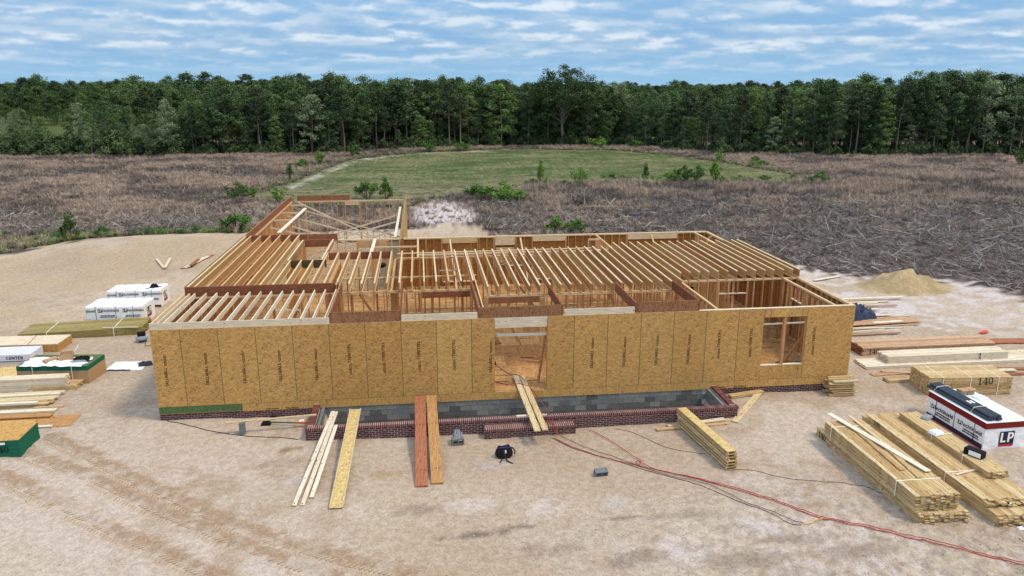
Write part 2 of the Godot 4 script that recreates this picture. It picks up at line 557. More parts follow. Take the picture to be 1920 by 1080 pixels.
func ground_color(x: float, z: float, part: Array) -> Color:
	var p := Vector2(x, z)
	var soft := n_soft.get_noise_2d(x * 1.3 + 40.0, z * 1.3)
	var mid := n_mid.get_noise_2d(x * 1.7, z * 1.7 + 90.0)
	var fine := n_fine.get_noise_2d(x, z)
	var edge := 1.6 * mid + 0.7 * fine
	var in_yard: float = part[0] + edge
	var in_field: float = part[1] + edge * 1.4
	var sand := Color(0.525, 0.46, 0.345)
	# fresh tan sand at the left and behind, pinkish clay in front, pale and grey patches, dark moist spots
	var c := sand.lerp(Color(0.54, 0.455, 0.30), smoothstep(-8.0, -15.0, z) * smoothstep(4.0, -10.0, x))
	c = c.lerp(Color(0.49, 0.425, 0.32), smoothstep(-0.1, 0.5, soft) * 0.8)
	c = c.lerp(Color(0.61, 0.555, 0.46), smoothstep(0.05, 0.5, mid + 0.9 * fine) * 0.4)
	c = c.lerp(Color(0.43, 0.33, 0.225), smoothstep(0.14, 0.55, -mid + 0.5 * soft) * 0.45)
	var wide := n_soft.get_noise_2d(x * 0.55 + 11.0, z * 0.9 - 7.0)
	c = c.lerp(Color(0.62, 0.56, 0.46), smoothstep(0.0, 0.35, wide + 0.35 * mid) * 0.5)
	c = c.lerp(Color(0.45, 0.365, 0.25), smoothstep(0.05, 0.4, -wide + 0.35 * mid) * 0.5)
	var rough := smoothstep(-2.0, 6.0, x) * smoothstep(4.0, 9.0, z)
	c = c.lerp(Color(0.235, 0.20, 0.165), rough * smoothstep(0.0, 0.5, fine + 0.3 * mid) * 0.5)
	c = c.lerp(Color(0.62, 0.61, 0.62), rough * smoothstep(0.2, 0.5, -fine + 0.4 * soft) * 0.4)
	# smooth grey-white clay pressed by wheels at the front left
	if x < 0.0 and z > 0.5:
		for k in 3:
			var off := rut(p, RUTS[k])
			# loose brown earth thrown up beside each rut, pale clay pressed smooth in it
			c = c.lerp(Color(0.40, 0.295, 0.185), smoothstep(0.28, 0.1, absf(off - 0.3) + 0.22 * fine) * smoothstep(-0.8, 0.0, soft + mid) * 0.85)
			c = c.lerp(Color(0.60, 0.54, 0.45), smoothstep(0.6, 0.35, absf(off + 0.75) + 0.35 * mid) * smoothstep(-0.25, 0.15, mid - soft) * 0.8)
	# spilt and churned spots one can make out on the clay
	if z > 2.5 and z < 11.5 and x > -10.0 and x < 9.0:
		for e in SPOTS:
			var k := Vector2((x - e[0]) / e[2], (z - e[1]) / e[3]).length() + 0.55 * fine + 0.35 * mid
			c = c.lerp(e[4], smoothstep(1.0, 0.55, k) * e[5])
	# bleached sand at the right and beyond the house
	var bleach := smoothstep(15.0, 19.0, x) * smoothstep(-3.5, -7.0, z)
	c = c.lerp(Color(0.66, 0.64, 0.61), bleach * smoothstep(-0.1, 0.35, mid + soft * 0.5))
	if Vector2((x - 24.1) / 2.6, (z + 14.0) / 1.9).length() < 1.05 + 0.2 * mid:
		c = Color(0.52, 0.43, 0.245).lerp(Color(0.40, 0.325, 0.175), smoothstep(-0.2, 0.4, mid))
	if in_yard < 0.4:
		var slash := Color(0.085, 0.07, 0.06).lerp(Color(0.22, 0.185, 0.16), smoothstep(-0.3, 0.4, mid + fine))
		var straw := Color(0.33, 0.26, 0.215).lerp(Color(0.12, 0.10, 0.09), smoothstep(-0.15, 0.25, n_soft.get_noise_2d(x * 0.62, z * 0.85) * -1.0 + 0.4 * mid))
		var out := slash.lerp(straw, smoothstep(-38.0, -55.0, z + 6.0 * soft))
		if z < -140.0:
			out = out.lerp(Color(0.10, 0.14, 0.05), smoothstep(-140.0, -150.0, z))
		c = c.lerp(out, smoothstep(0.4, -0.6, in_yard))
		# washed white sand between the garage and the field
		var wash := Vector2((x + 1.4) / 3.2, (z + 43.0) / 9.0).length() + 0.5 * mid + 0.5 * fine
		c = c.lerp(Color(0.68, 0.66, 0.62), smoothstep(1.1, 0.6, wash) * smoothstep(-0.55, 0.1, fine + mid + 0.2))
	if in_field > -0.8:
		var streak := n_soft.get_noise_2d(x * 0.5, z * 2.2)
		var grass := Color(0.085, 0.145, 0.05).lerp(Color(0.17, 0.20, 0.085), smoothstep(-0.25, 0.35, streak + 0.4 * mid))
		grass = grass.lerp(Color(0.33, 0.315, 0.17), smoothstep(-0.05, 0.4, streak * 0.8 + 0.5 * soft + 0.6 * fine) * 0.75)
		grass = grass.lerp(Color(0.30, 0.27, 0.17), smoothstep(-74.0, -58.0, z + 7.0 * mid) * 0.8)
		c = c.lerp(grass, smoothstep(-0.8, 0.5, in_field))
		var track := absf(part[1] - 1.6)
		if x < 14.0 and z < -62.0:
			c = c.lerp(Color(0.62, 0.60, 0.52), smoothstep(1.5, 0.4, track + 0.8 * absf(fine)) * smoothstep(-0.25, 0.2, soft + mid * 0.5 + 0.1))
	return c


const SPOTS := [[-2.3, 8.08, 1.2, 0.12, Color(0.22, 0.18, 0.145), 0.85], [-1.1, 7.82, 0.5, 0.2, Color(0.22, 0.18, 0.145), 0.8], [-3.7, 6.7, 0.9, 0.35, Color(0.30, 0.24, 0.18), 0.6], [-1.5, 4.35, 0.6, 0.35, Color(0.46, 0.44, 0.42), 0.7], [1.75, 6.9, 0.45, 0.35, Color(0.58, 0.58, 0.58), 0.42], [1.8, 7.72, 0.8, 0.1, Color(0.24, 0.195, 0.155), 0.8], [5.2, 8.6, 0.7, 0.5, Color(0.66, 0.65, 0.64), 0.42], [2.8, 9.4, 0.8, 0.6, Color(0.64, 0.63, 0.62), 0.42], [1.6, 9.5, 0.9, 0.4, Color(0.25, 0.205, 0.16), 0.6], [4.2, 9.9, 1.3, 0.4, Color(0.27, 0.22, 0.17), 0.6], [7.2, 9.9, 1.2, 0.3, Color(0.28, 0.225, 0.17), 0.6], [-0.4, 9.0, 0.9, 0.35, Color(0.30, 0.245, 0.19), 0.5], [-7.9, 3.6, 0.7, 0.3, Color(0.36, 0.30, 0.23), 0.5], [-7.2, 4.6, 0.6, 0.3, Color(0.55, 0.53, 0.53), 0.6], [-0.3, 7.0, 0.7, 0.5, Color(0.66, 0.62, 0.57), 0.6], [-2.2, 6.6, 0.9, 0.5, Color(0.64, 0.60, 0.55), 0.6], [6.0, 6.3, 1.2, 0.5, Color(0.60, 0.555, 0.49), 0.5], [-7.7, 2.5, 0.5, 0.35, Color(0.30, 0.225, 0.13), 0.8], [-4.6, 4.6, 0.5, 0.25, Color(0.44, 0.34, 0.19), 0.8], [3.4, 7.8, 1.6, 0.25, Color(0.33, 0.27, 0.205), 0.5], [5.6, 9.2, 0.9, 0.2, Color(0.25, 0.2, 0.155), 0.6]]


func steps(a: float, b: float, d: float) -> Array:
	var out := []
	var k := int(round((b - a) / d))
	for i in k:
		out.append(a + (b - a) * i / k)
	return out


func make_ground() -> void:
	var xs := []
	var x := -17.0
	var d := 0.14
	while x > -1400.0:
		x -= d
		d *= 1.045
		xs.push_front(x)
	xs.append_array(steps(-17.0, 16.5, 0.14))
	x = 16.5
	d = 0.14
	while x < 1400.0:
		xs.append(x)
		x += d
		d *= 1.045
	var zs := []
	var z := -8.0
	d = 0.16
	while z > -2400.0:
		z -= d
		d *= 1.025
		zs.push_front(z)
	zs.append_array(steps(-8.0, 12.5, 0.14))
	for i in 14:
		zs.append(12.5 + 0.14 * i * (1.0 + i))
	var nx := xs.size()
	var nz := zs.size()
	var b := Batch.new()
	b.v.resize(nx * nz)
	b.n.resize(nx * nz)
	b.uv.resize(nx * nz)
	b.c.resize(nx * nz)
	for j in nz:
		for i in nx:
			var k := j * nx + i
			var px: float = xs[i]
			var pz: float = zs[j]
			b.v[k] = Vector3(px, ground_height(px, pz), pz)
			b.uv[k] = Vector2(px, pz)
			var p := Vector2(px, pz)
			var near := pz > -70.0 and absf(px) < 90.0
			var part := [depth_in(yard, p) if near else (5.0 if pz > -20.0 else -5.0), depth_in(green_field, p) if pz < -48.0 and pz > -118.0 and px > -27.0 and px < 48.0 else -9.0]
			b.c[k] = ground_color(px, pz, part)
	for j in nz:
		for i in nx:
			var l: Vector3 = b.v[j * nx + maxi(i - 1, 0)]
			var r: Vector3 = b.v[j * nx + mini(i + 1, nx - 1)]
			var u: Vector3 = b.v[maxi(j - 1, 0) * nx + i]
			var w: Vector3 = b.v[mini(j + 1, nz - 1) * nx + i]
			b.n[j * nx + i] = (w - u).cross(r - l).normalized()
	b.ix.resize((nx - 1) * (nz - 1) * 6)
	var at := 0
	for j in nz - 1:
		for i in nx - 1:
			var k := j * nx + i
			for e in [k, k + 1, k + nx, k + 1, k + nx + 1, k + nx]:
				b.ix[at] = e
				at += 1
	var m := StandardMaterial3D.new()
	m.vertex_color_use_as_albedo = true
	m.roughness = 0.96
	m.metallic_specular = 0.2
	m.albedo_texture = soil_texture(1024, 31, 0.11)
	m.uv1_scale = Vector3(1.0 / 9.0, 1.0 / 9.0, 1.0)
	m.detail_enabled = true
	m.detail_blend_mode = BaseMaterial3D.BLEND_MODE_MUL
	m.detail_uv_layer = BaseMaterial3D.DETAIL_UV_2
	m.detail_albedo = soil_texture(512, 77, 0.11)
	m.uv2_scale = Vector3(1.0 / 2.6, 1.0 / 2.6, 1.0)
	m.heightmap_enabled = true
	m.heightmap_scale = 5.0
	m.heightmap_texture = m.albedo_texture
	var o := put(self, "ground", b.mesh(), m)
	tag(o, "bare tan sand and clay of the building site running out to brown scrub", "", "", "structure")


# mottled soil: light crumbs, darker clods and thin cracks
func soil_texture(size: int, at_seed: int, depth: float) -> ImageTexture:
	var a := noise(FastNoiseLite.TYPE_SIMPLEX, 26.0 / size, 5, at_seed)
	a.fractal_gain = 0.8
	var e := noise(FastNoiseLite.TYPE_SIMPLEX, 14.0 / size, 5, at_seed + 3)
	e.fractal_type = FastNoiseLite.FRACTAL_RIDGED
	var ia := a.get_seamless_image(size, size, false, false, 0.15, true)
	var ie := e.get_seamless_image(size, size, false, false, 0.15, true)
	ia.convert(Image.FORMAT_L8)
	ie.convert(Image.FORMAT_L8)
	var da := ia.get_data()
	var de := ie.get_data()
	var r := RandomNumberGenerator.new()
	r.seed = at_seed
	var out := PackedByteArray()
	out.resize(size * size * 3)
	for i in size * size:
		var s := 1.0 - depth * (1.0 - smoothstep(0.2, 0.75, da[i] / 255.0)) - 0.5 * depth * smoothstep(0.7, 0.95, de[i] / 255.0)
		var k := r.randf()
		if k < 0.006:
			s -= 0.12
		elif k > 0.985:
			s += 0.1
		s = clampf(s, 0.12, 1.0)
		out[i * 3] = int(255.0 * s)
		out[i * 3 + 1] = int(255.0 * s * 0.985)
		out[i * 3 + 2] = int(255.0 * minf(1.0, s * (0.95 + 0.05 * s)))
	return ImageTexture.create_from_image(Image.create_from_data(size, size, false, Image.FORMAT_RGB8, out))


# ---------------------------------------------------------------- the house
var house: Node3D
var studs_made := 0
var more_studs := Batch.new()
var joists := {}


func text_mesh(words: String, size: float, font_name := "Droid Sans", bold := true) -> TextMesh:
	var key := "text %s %.3f" % [words, size]
	if boxes.has(key):
		return boxes[key]
	var font := SystemFont.new()
	font.font_names = PackedStringArray([font_name])
	font.font_weight = 700 if bold else 400
	var t := TextMesh.new()
	t.text = words
	t.font = font
	t.font_size = 48
	t.pixel_size = size / 34.0
	t.depth = 0.003
	t.curve_step = 4.0
	boxes[key] = t
	return t


# two rows of print too small to read, as inked dashes
func fine_print(length: float, height: float, rows: int, at_seed: int) -> ArrayMesh:
	var key := "print %.2f %.2f %d %d" % [length, height, rows, at_seed]
	if boxes.has(key):
		return boxes[key]
	var r := RandomNumberGenerator.new()
	r.seed = at_seed
	var b := Batch.new()
	for k in rows:
		var x := 0.0 + r.randf() * length * 0.15
		var most := length * r.randf_range(0.8, 1.0)
		while x < most:
			var w := r.randf_range(0.02, 0.06) * length
			var y := (k + 0.5) * height / rows - height * 0.5
			b.add_box(Transform3D(Basis.IDENTITY, Vector3(x + w * 0.5 - length * 0.5, y, 0)), Vector3(w, height / rows * r.randf_range(0.4, 0.75), 0.003))
			x += w + length * r.randf_range(0.008, 0.02)
	boxes[key] = b.mesh()
	return boxes[key]


func i_joist_mesh(length: float, depth: float, variant: int) -> ArrayMesh:
	var key := "%.2f %.2f %d" % [length, depth, variant]
	if joists.has(key):
		return joists[key]
	var fl := Batch.new()
	for s in [-1.0, 1.0]:
		fl.add_box(Transform3D(Basis.IDENTITY, Vector3(0, s * (depth * 0.5 - 0.019), 0)), Vector3(0.062, 0.038, length), Color.WHITE, Vector2(variant * 0.4, s))
	var web := Batch.new()
	web.add_box(Transform3D.IDENTITY, Vector3(0.012, depth - 0.078, length - 0.004), Color.WHITE, Vector2(variant * 0.7, 0))
	var m := ArrayMesh.new()
	fl.into(m, M.pine[variant % M.pine.size()])
	web.into(m, M.web[variant % M.web.size()])
	joists[key] = m
	return m


func i_joist(x: float, z0: float, z1: float, top := JTOP, called := "i_joist") -> void:
	put(house, called, i_joist_mesh(snappedf(absf(z0 - z1), 0.01), 0.356, rng.randi() % 5), null, Vector3(x + rng.randf_range(-0.008, 0.008), top - 0.178, (z0 + z1) * 0.5), Vector3(0, rng.randf_range(-0.0015, 0.0015), 0))


func stud(wall: Node3D, at: Vector3, size: Vector3, lean := 0.0) -> void:
	studs_made += 1
	if studs_made <= 300:
		box(wall, "stud", some(M.stud), at, size, Vector3(lean, 0, lean))
	else:
		var c: Color = some(M.stud).albedo_color.srgb_to_linear()
		more_studs.add_box(Transform3D(Basis.IDENTITY, at), size, c)


# a framed wall in plan from a to b; an opening is [from, to, sill height, head height] along the wall
func framed_wall(a: Vector2, b: Vector2, thick: float, openings := [], spacing := 0.4064, foot := DECK, head_m: Material = null) -> Node3D:
	var w := branch(house, "stud_wall")
	var run := b - a
	var length := run.length()
	var level := absf(run.x) > absf(run.y)
	var d := run / length
	var size_of := func(l: float, h: float) -> Vector3: return Vector3(l, h, thick) if level else Vector3(thick, h, l)
	var point := func(s: float, y: float) -> Vector3: return Vector3(a.x + d.x * s, y, a.y + d.y * s)
	for k in 2:
		var cut := k * 0.09
		box(w, "top_plate", some(M.pine), point.call(length * 0.5, TOP - 0.019 - k * 0.0385), size_of.call(length - cut - 0.002 * k, 0.038))
	# bottom plates leave door openings free
	var cuts := [0.0]
	for o in openings:
		if o[2] <= foot:
			cuts.append(o[0])
			cuts.append(o[1])
	cuts.append(length)
	for i in range(0, cuts.size(), 2):
		if cuts[i + 1] - cuts[i] > 0.1:
			box(w, "bottom_plate", some(M.pine), point.call((cuts[i] + cuts[i + 1]) * 0.5, foot + 0.019), size_of.call(cuts[i + 1] - cuts[i], 0.038))
	var y0 := foot + 0.038
	var y1 := TOP - 0.077
	var at := 0.019
	while at < length:
		var free := true
		for o in openings:
			if at > o[0] - 0.06 and at < o[1] + 0.06:
				free = false
				if o[2] > foot + 0.1:
					stud(w, point.call(at, (y0 + o[2] - 0.04) * 0.5), size_of.call(0.038, o[2] - 0.04 - y0))
		if free:
			stud(w, point.call(at, (y0 + y1) * 0.5), size_of.call(0.038, y1 - y0))
		at += spacing
	for o in openings:
		for e in [o[0] - 0.02, o[1] + 0.02, o[0] - 0.06, o[1] + 0.06]:
			stud(w, point.call(e, (y0 + y1) * 0.5), size_of.call(0.037, y1 - y0))
		if head_m or o[3] > 2.8:
			box(w, "header", head_m if head_m else some(M.pine), point.call((o[0] + o[1]) * 0.5, (o[3] + y1) * 0.5), size_of.call(o[1] - o[0] - 0.004, y1 - o[3] - 0.002))
		else:
			box(w, "header", some(M.pale), point.call((o[0] + o[1]) * 0.5, o[3] - 0.019), size_of.call(o[1] - o[0] - 0.004, 0.038))
			for e in [0.33, 0.67]:
				stud(w, point.call(lerpf(o[0], o[1], e), (o[3] + y1) * 0.5), size_of.call(0.038, y1 - o[3] - 0.002))
		if o[2] > foot + 0.1:
			box(w, "sill_plate", some(M.pale), point.call((o[0] + o[1]) * 0.5, o[2] - 0.019), size_of.call(o[1] - o[0] - 0.004, 0.038))
	return w


func panel(x0: float, x1: float, y0: float, y1: float, z: float, m: Material = null) -> MeshInstance3D:
	return box(house, "wall_panel", m if m else some(M.osb), Vector3((x0 + x1) * 0.5, (y0 + y1) * 0.5, z), Vector3(x1 - x0 - 0.022, y1 - y0 - 0.006, 0.012))


func side_panels(x: float, z0: float, z1: float, y0: float, y1: float, m: Material = null) -> void:
	var z := z0
	while z > z1 + 0.05:
		var e := maxf(z - PANEL, z1)
		box(house, "wall_panel", m if m else some(M.osb), Vector3(x, (y0 + y1) * 0.5, (z + e) * 0.5), Vector3(0.012, y1 - y0, z - e - 0.01))
		z = e


func make_house() -> void:
	house = thing("house_frame", "half built timber house with flake board walls and open ceiling joists", "house")
	var mark := text_mesh("TALLWALL", 0.1)
	var tiny := fine_print(0.5, 0.085, 2, 4)

	# front sheathing with its printed stamps
	var seams := [-12.474]
	for k in 20:
		seams.append(-11.519 + PANEL * k)
	seams[-1] = 12.474
	# stamps: [x, big print on top?]
	var stamps := {0: [-12.1, false], 1: [-10.78, false], 2: [-9.55, false], 3: [-8.36, false], 4: [-7.14, false], 5: [-6.0, true], 6: [-4.84, true], 7: [-3.62, true], 8: [-2.4, true], 9: [-1.1, false], 12: [2.56, false], 13: [3.75, false], 14: [4.95, false], 15: [6.15, false], 16: [7.29, true], 17: [8.5, true], 19: [10.95, true], 20: [12.3, false]}
	var face := 0.07
	for k in seams.size() - 1:
		var x0: float = seams[k]
		var x1: float = seams[k + 1]
		if x1 - x0 < 0.05:
			continue
		var base := 0.582
		var made: MeshInstance3D = null
		if x0 < -0.95 and x1 > -0.95:
			made = panel(x0, -0.95, base, TOP, face)
		elif x0 >= -0.95 and x1 <= 0.92:
			pass
		elif x0 < 0.92 and x1 > 0.92:
			made = panel(0.92, x1, base, TOP, face)
		elif x0 < 8.96 and x1 > 8.96:
			made = panel(x0, 8.96, base, TOP, face)
			panel(8.96, x1, base, 1.14, face)
			panel(8.96, x1, 3.0, TOP, face)
		elif x0 >= 8.96 and x1 < 10.62:
			panel(x0, x1, base, 1.14, face)
			panel(x0, x1, 3.0, TOP, face)
		elif x0 < 10.62 and x1 > 10.62:
			panel(x0, 10.62, base, 1.14, face)
			panel(x0, 10.62, 3.0, TOP, face)
			made = panel(10.62, x1, base, TOP, face)
		else:
			made = panel(x0, x1, base, TOP, face)
		if made and k in stamps:
			var s: Array = stamps[k]
			var up: bool = s[1]
			var dx: float = s[0] - made.position.x
			var dy := 1.97 - made.position.y
			put(made, "lettering", mark, M.print, Vector3(dx, dy + (0.29 if up else -0.3), 0.0075), Vector3(0, 0, -PI / 2 if up else PI / 2))
			put(made, "fine_print", tiny, M.print, Vector3(dx + 0.02, dy + (-0.28 if up else 0.3), 0.0075), Vector3(0, 0, -PI / 2 if up else PI / 2))
		if k > 0 and not (x0 > -0.95 and x0 < 0.92) and not (x0 > 8.96 and x0 < 10.62):
			box(house, "panel_edge", M.edge_green, Vector3(x0, (base + TOP) * 0.5, face - 0.002), Vector3(0.02, TOP - base - 0.01, 0.008))
	# rim band below the sheathing
	var bands := [[-12.474, -9.72, M.osb_green], [-9.72, -4.85, M.osb_band], [-4.85, -1.3, M.osb_band], [-1.3, 3.58, M.osb_band], [3.58, 8.46, M.osb_band], [8.46, 12.474, M.osb_band]]
	for e in bands:
		var low: float = 0.33 if e[2] == M.osb_green else 0.29
		var o := box(house, "rim_board", e[2], Vector3((e[0] + e[1]) * 0.5, (low + 0.576) * 0.5, face), Vector3(e[1] - e[0] - 0.008, 0.572 - low, 0.012))
		if e[0] == -9.72 or e[0] == 3.58:
			put(o, "lettering", text_mesh("TALLWALL", 0.07), M.print, Vector3(-0.75 if e[0] < 0.0 else 2.2, -0.09, 0.0075))
			put(o, "fine_print", fine_print(0.5, 0.06, 1, 8), M.print, Vector3(-1.45 if e[0] < 0.0 else 1.4, -0.09, 0.0075))
	box(house, "rim_joist", some(M.pine), Vector3(0, 0.44, 0.04), Vector3(24.9, 0.27, 0.04))

	# front wall framing: the plates, the door and window frames
	var front := branch(house, "stud_wall")
	for e in [[-12.46, -0.95], [0.92, 12.46]]:
		box(front, "bottom_plate", some(M.pine), Vector3((e[0] + e[1]) * 0.5, DECK + 0.019, -0.01), Vector3(e[1] - e[0], 0.038, 0.14))
	for k in 2:
		box(front, "top_plate", some(M.pale), Vector3(0, TOP - 0.019 - k * 0.0385, -0.01), Vector3(24.92 - 0.01 * k, 0.038, 0.14))
	for x in [-0.97, 0.94, 8.94, 9.79, 10.64, -1.01, 0.98]:
		stud(front, Vector3(x, (DECK + 0.038 + TOP - 0.077) * 0.5, -0.01), Vector3(0.038 if x != 9.79 else 0.09, TOP - 0.077 - DECK - 0.038, 0.14))
	var x := -12.44
	while x < 12.46:
		if not (x > -1.1 and x < 1.06) and not (x > 8.9 and x < 10.7):
			stud(front, Vector3(x, (DECK + 0.038 + TOP - 0.077) * 0.5, -0.01), Vector3(0.038, TOP - 0.077 - DECK - 0.038, 0.14))
		x += 0.8128
	box(front, "header", M.pale[1], Vector3(-0.015, 3.12, -0.01), Vector3(1.86, 0.3, 0.14))
	box(front, "header", M.stud[0], Vector3(9.79, 3.13, -0.01), Vector3(1.65, 0.27, 0.13))
	box(front, "sill_plate", M.pale[0], Vector3(9.79, 1.12, 0.0), Vector3(1.66, 0.038, 0.15))
	bar(front, "brace", Vector3(-0.9, 2.66, -0.1), Vector3(0.95, 2.64, -0.1), 0.038, 0.089, M.pale[2])
	bar(front, "brace", Vector3(7.3, 2.62, -0.25), Vector3(11.7, 2.66, -0.25), 0.089, 0.038, M.pale[0])

	# what stands on the front plate: pale edge boards and dark header boards
	for e in [[-12.46, -6.6], [-4.17, -1.55], [1.52, 4.08]]:
		box(house, "edge_board", M.pale[1], Vector3((e[0] + e[1]) * 0.5, TOP + 0.112, 0.03), Vector3(e[1] - e[0], 0.222, 0.04))
	for e in [[-6.55, -4.24], [-1.46, 1.42], [4.17, 5.8], [5.82, 6.42]]:
		box(house, "header_board", M.osb_dark, Vector3((e[0] + e[1]) * 0.5, TOP + 0.196, 0.035), Vector3(e[1] - e[0], 0.388, 0.045))
	box(house, "edge_board", M.pale[0], Vector3(-2.86, TOP + 0.06, -0.22), Vector3(2.6, 0.038, 0.14))

	# beams that run back from the front wall
	for e in [[-6.575, -4.02, 0], [-4.215, -4.02, 1], [-1.49, -3.98, 0], [1.455, -2.9, 1], [4.13, -2.9, 0], [6.45, -2.9, 1]]:
		box(house, "roof_beam", M.lvl[e[2]], Vector3(e[0], TOP + 0.19, (0.055 + e[1]) * 0.5), Vector3(0.045, 0.375, 0.055 - e[1]))
	box(house, "roof_beam", M.pine[1], Vector3(-1.32, TOP + 0.16, -5.0), Vector3(0.045, 0.3, 9.8))
	box(house, "roof_beam", M.pine[2], Vector3(-6.66, TOP + 0.12, -2.0), Vector3(0.04, 0.235, 4.0))

	# white ceiling joists over the front left room
	for k in 14:
		box(house, "ceiling_joist", M.pale[k % 3 if k != 6 else 3], Vector3(-12.05 + 0.4064 * k, TOP + 0.094, -1.96), Vector3(0.038, 0.184, 3.86), Vector3(0, rng.randf_range(-0.003, 0.003), 0))
	box(house, "ceiling_joist", M.pine[2], Vector3(-12.44, TOP + 0.094, -1.96), Vector3(0.04, 0.184, 3.86))
	box(house, "ceiling_joist", M.pale[3], Vector3(-12.25, TOP + 0.094, -1.96), Vector3(0.04, 0.184, 3.86))

	# long dark beam behind it
	box(house, "ceiling_beam", M.lvl[1], Vector3(-11.0, TOP + 0.19, -4.1), Vector3(2.94, 0.38, 0.09))
	box(house, "ceiling_beam", M.lvl[1], Vector3(-8.1, TOP + 0.19, -4.1), Vector3(2.82, 0.38, 0.09))
	# floor joists overhead, 0.488 m apart on the left
	for k in 23:
		var jx := -12.13 + 0.4877 * k
		var back := -14.55 if k < 6 else (-8.48 if k < 9 else -9.92)
		i_joist(jx, -4.16 if k < 11 else -3.92, back)
	# and 0.406 m apart on the right
	for k in 33:
		if k == 19:
			continue
		i_joist(-0.91 + 0.4064 * k, -2.87 if k < 19 else -4.18, -9.92 if k < 17 else -10.74)
	i_joist(6.83, -2.9, -10.74)
	# rims with their blocks
	i_joist(-12.4, -4.2, -14.55, JTOP, "rim_joist")
	i_joist(12.4, -4.18, -10.74, JTOP, "rim_joist")
	for k in 34:
		box(house, "web_block", some(M.stud), Vector3(-12.47, TOP + 0.18, -4.4 - 0.3 * k), Vector3(0.06, 0.33, 0.1))
	for k in 21:
		box(house, "web_block", some(M.stud), Vector3(12.48, TOP + 0.18, -4.4 - 0.3 * k), Vector3(0.07, 0.35, 0.1))
	box(house, "rim_cap", M.edge_green, Vector3(-12.505, JTOP - 0.02, -9.35), Vector3(0.012, 0.03, 10.3))
	# brown beams behind the joist ends and round the stair opening
	for k in 6:
		box(house, "ceiling_beam", some(M.lvl), Vector3(-7.5 + 0.4877 * k + 0.0, TOP + 0.18, -9.94), Vector3(0.42, 0.34, 0.045))
	box(house, "ceiling_beam", M.lvl[0], Vector3(-10.85, TOP + 0.19, -14.62), Vector3(3.1, 0.37, 0.09))
	box(house, "ceiling_beam", M.lvl[2], Vector3(-8.52, TOP + 0.19, -14.62), Vector3(1.5, 0.37, 0.09))
	box(house, "ceiling_beam", M.lvl[0], Vector3(-8.55, TOP + 0.17, -13.2), Vector3(1.42, 0.36, 0.09))
	box(house, "ceiling_beam", textured(srgb(84, 74, 58), null, Vector3.ONE), Vector3(-8.45, TOP + 0.18, -8.44), Vector3(1.6, 0.36, 0.045))
	i_joist(-9.31, -8.46, -13.15)
	i_joist(-7.83, -8.46, -13.15)
	for k in 15:
		box(house, "web_block", some(M.stud), Vector3(-9.25, TOP + 0.18, -8.6 - 0.3 * k), Vector3(0.05, 0.33, 0.08))
		box(house, "web_block", some(M.pale), Vector3(-7.9, TOP + 0.18, -8.6 - 0.3 * k), Vector3(0.05, 0.33, 0.08))
	box(house, "rim_cap", M.edge_green, Vector3(-9.22, JTOP + 0.004, -10.8), Vector3(0.02, 0.008, 4.6))
	bar(house, "ceiling_beam", Vector3(-7.78, TOP + 0.18, -10.0), Vector3(-7.78, TOP + 0.18, -8.5), 0.045, 0.36, M.lvl[2])

	# interior and rear walls, nearest and most visible first
	framed_wall(Vector2(-1.05, -2.93), Vector2(6.9, -2.93), 0.089, [[0.15, 2.25, 0.0, 3.02]], 0.4064, DECK, M.lvl[2])
	framed_wall(Vector2(7.2, -4.25), Vector2(12.36, -4.25), 0.089, [[1.75, 2.95, 0.0, 2.75]])
	framed_wall(Vector2(-7.0, -4.02), Vector2(-1.4, -4.02), 0.089, [[3.55, 5.45, 0.0, 3.02]], 0.4064, DECK, M.lvl[0])
	framed_wall(Vector2(-12.38, -4.1), Vector2(-7.05, -4.1), 0.089, [[3.2, 4.2, 0.0, 2.7]])
	framed_wall(Vector2(7.22, -0.09), Vector2(7.22, -4.2), 0.089)
	framed_wall(Vector2(11.75, -0.09), Vector2(11.75, -4.2), 0.089, [[2.4, 3.3, 0.0, 2.7]])
	framed_wall(Vector2(-4.4, -14.9), Vector2(12.4, -14.9), 0.14, [[2.1, 3.95, 0.9, 3.02], [4.95, 6.0, 1.8, 2.85], [7.0, 8.8, 0.9, 3.02], [12.3, 15.1, 0.7, 3.0]])
	framed_wall(Vector2(12.4, -0.09), Vector2(12.4, -14.8), 0.14)
	framed_wall(Vector2(-12.15, -29.35), Vector2(-4.55, -29.35), 0.14, [[3.45, 4.4, 0.0, 3.02]], 0.4064, 0.45)
	framed_wall(Vector2(-4.65, -4.1), Vector2(-4.65, -9.9), 0.089, [[1.6, 2.6, 0.0, 2.7]])
	framed_wall(Vector2(-7.0, -6.33), Vector2(-1.1, -6.33), 0.089, [[0.6, 1.6, 0.0, 2.7], [4.0, 4.9, 0.0, 2.7]])
	framed_wall(Vector2(-4.6, -10.03), Vector2(5.0, -10.03), 0.089, [[2.0, 3.0, 0.0, 2.7], [6.4, 7.4, 0.0, 2.7]])
	framed_wall(Vector2(-3.55, -10.7), Vector2(5.6, -10.7), 0.089, [[4.4, 5.3, 0.0, 2.7]], 0.61)
	framed_wall(Vector2(-3.6, -10.1), Vector2(-3.6, -14.8), 0.089)
	framed_wall(Vector2(6.06, -10.8), Vector2(6.06, -14.8), 0.089, [[0.5, 1.4, 0.0, 2.7]])
	framed_wall(Vector2(5.36, -13.5), Vector2(6.0, -13.5), 0.089)
	framed_wall(Vector2(11.65, -10.8), Vector2(11.65, -14.8), 0.089)
	framed_wall(Vector2(5.0, -10.79), Vector2(12.3, -10.79), 0.089, [[2.0, 3.0, 0.0, 2.7]])
	framed_wall(Vector2(7.1, -4.3), Vector2(7.1, -10.7), 0.089, [[1.2, 2.1, 0.0, 2.7]])
	framed_wall(Vector2(3.4, -6.6), Vector2(7.0, -6.6), 0.089, [[0.3, 1.2, 0.0, 2.7]])
